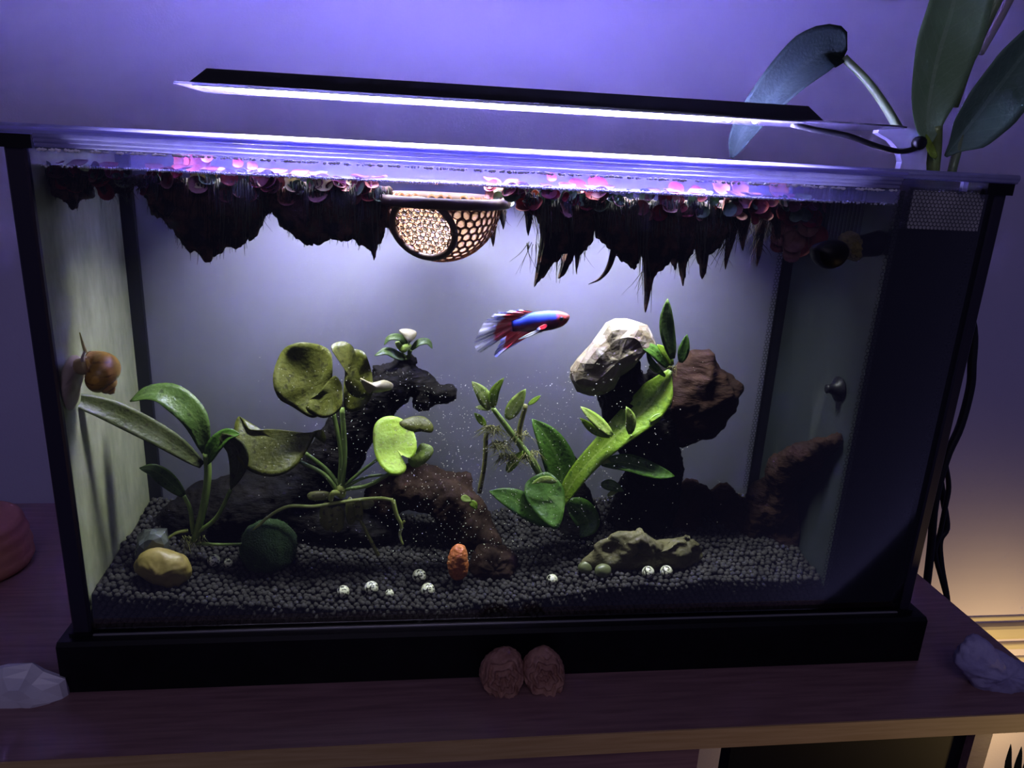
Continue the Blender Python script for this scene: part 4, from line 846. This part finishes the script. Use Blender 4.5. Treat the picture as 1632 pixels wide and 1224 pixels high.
mb.add(V, [(i*NP+j, i*NP+(j+1)%NP, (i+1)*NP+(j+1)%NP, (i+1)*NP+j) for i in range(NT) for j in range(NP)]+[tuple(range(NP))[::-1], tuple(NT*NP+j for j in range(NP))], UV)
build('shell', mb, mat('golden_shell', (0.375,0.195,0.0225), .35, c2=(0.465,0.27,0.045), scale=60, stretch=(1,1,3), c3=(0.21,0.0975,0.015), s3=160, bump=.2), t)
m_flesh = mat('snail_flesh', (0.35,0.266,0.21), .5, c2=(0.42,0.336,0.266), scale=150)
build('foot', MB().lump([(104,585),(112,567),(126,572),(130,592),(124,625),(117,652),(105,655),(99,635)], SY, 1.0, amp=.06, fine=.02, seed=2), m_flesh, t)
build('neck', MB().tube([P(118,582,SY),P(130,584,SY-.3),P(142,582,SY-.4)], [.35,.45,.5], 12, 8), mat('snail_neck', (.34,.24,.08), .5, c2=(.45,.33,.14), scale=150), t)
build('tentacle', MB().tube([P(137,562,SY-.4),P(132,548,SY-.4),P(127,530,SY-.5)], [.10,.07,.025], 7, 10), mat('tentacle', (.5,.42,.12), .5), t)
build('tentacle', MB().tube([P(133,588,SY-.6),P(131,572,SY-.7),P(135,560,SY-.6)], [.09,.07,.05], 7, 10), m_flesh, t)

# ------------------------------------------------------------------ house plant growing from the filter chamber
base = Vector((49.0, 8.6, 24.4)); t = thing('house_plant', 'large-leaved green house plant growing out of the filter chamber', 'house plant', base)
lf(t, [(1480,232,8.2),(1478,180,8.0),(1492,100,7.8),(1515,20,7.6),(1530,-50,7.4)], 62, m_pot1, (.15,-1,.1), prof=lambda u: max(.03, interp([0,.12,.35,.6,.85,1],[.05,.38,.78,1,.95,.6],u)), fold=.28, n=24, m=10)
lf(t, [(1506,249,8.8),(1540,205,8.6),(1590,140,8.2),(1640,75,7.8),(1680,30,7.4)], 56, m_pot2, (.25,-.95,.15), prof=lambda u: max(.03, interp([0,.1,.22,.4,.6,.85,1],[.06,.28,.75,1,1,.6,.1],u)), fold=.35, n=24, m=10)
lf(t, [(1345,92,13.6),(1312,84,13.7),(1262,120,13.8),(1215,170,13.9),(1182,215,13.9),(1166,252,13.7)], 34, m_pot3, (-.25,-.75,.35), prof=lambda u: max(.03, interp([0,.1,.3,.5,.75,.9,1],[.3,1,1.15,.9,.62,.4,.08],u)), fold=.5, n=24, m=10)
stem(t, [(1345,92,13.6),(1382,130,12.6),(1412,172,11.5),(1440,220,10.2),(1472,276,9.0)], 6, 8, m_stemy if False else mat('pothos_petiole', (.13,.20,.08), .45, c2=(.18,.26,.11), scale=60, transl=.1), 'petiole')
m_pet = bpy.data.materials['pothos_petiole']
stem(t, [(1490,200,8.4),(1489,240,8.6),(1486,280,8.7),(1490,345,8.8)], 11, 10, m_stem, 'main_stem')
stem(t, [(1530,215,8.9),(1524,245,8.9),(1516,280,8.8),(1512,340,8.8)], 7, 7, m_pet, 'petiole')
stem(t, [(1600,-20,9.4),(1575,30,9.2),(1548,90,9.0),(1520,170,8.9)], 8, 7, m_pet, 'petiole'); stem(t, [(1618,-20,9.8),(1590,35,9.6),(1562,85,9.4)], 7, 6, mat('pale_petiole', (.30,.28,.30), .5), 'petiole')
stem(t, [(1472,276,9),(1476,310,8.9),(1484,345,8.8)], 8, 8, m_stemy, 'petiole')
lf(t, [(1492,252,8.1),(1482,236,8.0),(1476,214,8.0)], 7, m_lilyb, (0,-1,.2), name='leaf_sheath')
build('roots', strands(MB(), Vector((49,2.5,27.5)), 14, 1.6, 3.5, .05, .6), m_tuber, t, kind='stuff')

# ------------------------------------------------------------------ cords behind the right post
m_cord = mat('black_cord', (.005,.005,.008), .5)
for pts, r, l in (([(1480,360,11.9),(1525,440,12.4),(1550,520,13),(1549,580,13),(1546,620,13),(1530,680,13),(1508,730,13),(1490,800,13),(1484,870,13.5),(1476,940,13.5)],7,'thick black cord bowing out beside the right corner post'),
                  ([(1470,600,12),(1496,690,12.8),(1506,735,13.5),(1512,775,14),(1506,810,14),(1498,850,14.5),(1490,880,14.6),(1501,925,14.8),(1509,955,14.4),(1511,975,14.4),(1512,1010,14.6)],4,'thin black cord twisted behind the thick one'),
                  ([(1460,640,12.4),(1485,710,13.6),(1498,760,15),(1504,800,15),(1509,840,15),(1498,862,15),(1500,900,15),(1508,945,14.6),(1510,965,14.6),(1511,1000,14.8)],5,'black cord hanging to the right edge of the table')):
    sp = [P(*p) for p in pts]; build('power_cord', MB().tube(sp, cm(r, sp[2]), 8, 40), m_cord, label=l, cat='cord', group='cords behind the aquarium')

# ------------------------------------------------------------------ things on the table
m_terra = mat('terracotta', (.50,.20,.15), .7, c2=(.56,.24,.18), scale=40, bump=.2)
pc = PZ(-36, 905, 0); prof = [(.01,3.9),(3.2,3.9),(3.55,3.75),(3.7,3.4),(3.62,3.15),(3.8,2.9),(3.92,2.5),(3.82,2.2),(3.95,1.95),(4.05,1.55),(3.92,1.2),(4.0,1.0),(4.05,.6),(3.85,.2),(3.4,0),(.01,0)]
build('terracotta_pot', MB().lathe(prof[::-1], (pc.x-.4, pc.y, 0), 64), m_terra, label='ribbed terracotta pot on the table left of the aquarium', cat='pot')
m_quartz = mat('white_crystal', (.72,.70,.82), .35, c2=(.85,.83,.92), scale=25, transl=.15)
qY = PZ(50,1125,0).y+.8
g = MB().lump([(-40,1100),(-25,1075),(8,1058),(52,1055),(72,1068),(95,1085),(103,1108),(85,1128),(70,1138),(20,1140),(-20,1142)], qY, 1.0, per=11, rings=4, amp=.3, freq=.8, fine=0, seed=21, smooth=False, power=.7)
build('white_crystal', g, m_quartz, smooth=False, label='faceted white crystal on the table by the aquarium corner', cat='crystal')
m_ame = mat('raw_lavender_crystal', (.36,.33,.58), .55, c2=(.48,.45,.70), scale=60, bump=.6, bscale=160, transl=.1)
aY = PZ(1580,1105,0).y+.9
g = MB().lump([(1523,1060),(1530,1035),(1545,1020),(1562,1016),(1576,1022),(1580,1036),(1600,1042),(1632,1058),(1670,1075),(1680,1105),(1632,1113),(1580,1113),(1552,1095),(1540,1075)], aY, 1.1, amp=.10, freq=1.2, fine=.08, ffreq=3.5, seed=23, per=90)
build('lavender_crystal', g, m_ame, label='rough lavender crystal slab at the right end of the table', cat='crystal')
m_walnut = mat('brown_concretion', (.27,.13,.10), .75, c2=(.42,.23,.17), scale=90, bump=.6, bscale=300)
t = thing('twin_concretion', 'brown double disc with ringed ridges standing before the aquarium base', 'stone', PZ(832,1112,0))
cy = PZ(832,1112,0).y+.75
def rings_(cx_, cz_, rr, seed):
    def f(q, a, p):
        e = q*(1+.12*math.sin(a*6+seed)+.10*nz((math.cos(a),math.sin(a),0),2,seed))
        return .14*math.sin(e*21+seed)*(1 if q < .93 else .3)-.16*math.exp(-((q-.82)/.12)**2)+.30*math.exp(-(q/.35)**2)+.05*nz(p,5,seed)
    return f
for k, (a, b, o_) in enumerate(((801,1076,[(764,1075),(775,1048),(800,1033),(825,1040),(835,1062),(832,1085),(815,1105),(795,1113),(775,1098)]), (866,1070,[(833,1078),(834,1055),(850,1038),(872,1033),(893,1048),(900,1072),(893,1095),(870,1108),(848,1100)]))):
    build('lobe', MB().lump(o_, cy, .75, rings=26, per=100, amp=.04, freq=1.5, fine=.03, ffreq=5, seed=31+k, center=(a,b), power=.4, shape=rings_(a,b,1,k*2)), m_walnut, t)
# floor plant at the lower right
fp = P(1620,1290,10); t = thing('floor_plant', 'narrow-leaved green plant beside the table lower right', 'house plant', (fp.x, fp.y, -86))
for pts, h in (([(1618,1290),(1606,1230),(1611,1186)],7), ([(1625,1290),(1620,1235),(1628,1190)],8), ([(1640,1290),(1634,1240),(1640,1196)],9), ([(1655,1290),(1650,1230),(1660,1180)],9)): lf(t, pts, h, m_lsword2, (0,-1,.2), Y=10, n=10, m=4)
build('stem', MB().tube([(fp.x,fp.y,-86),(fp.x,fp.y,-45),fp], [.4,.4,.3], 8, 12), m_stem, t)
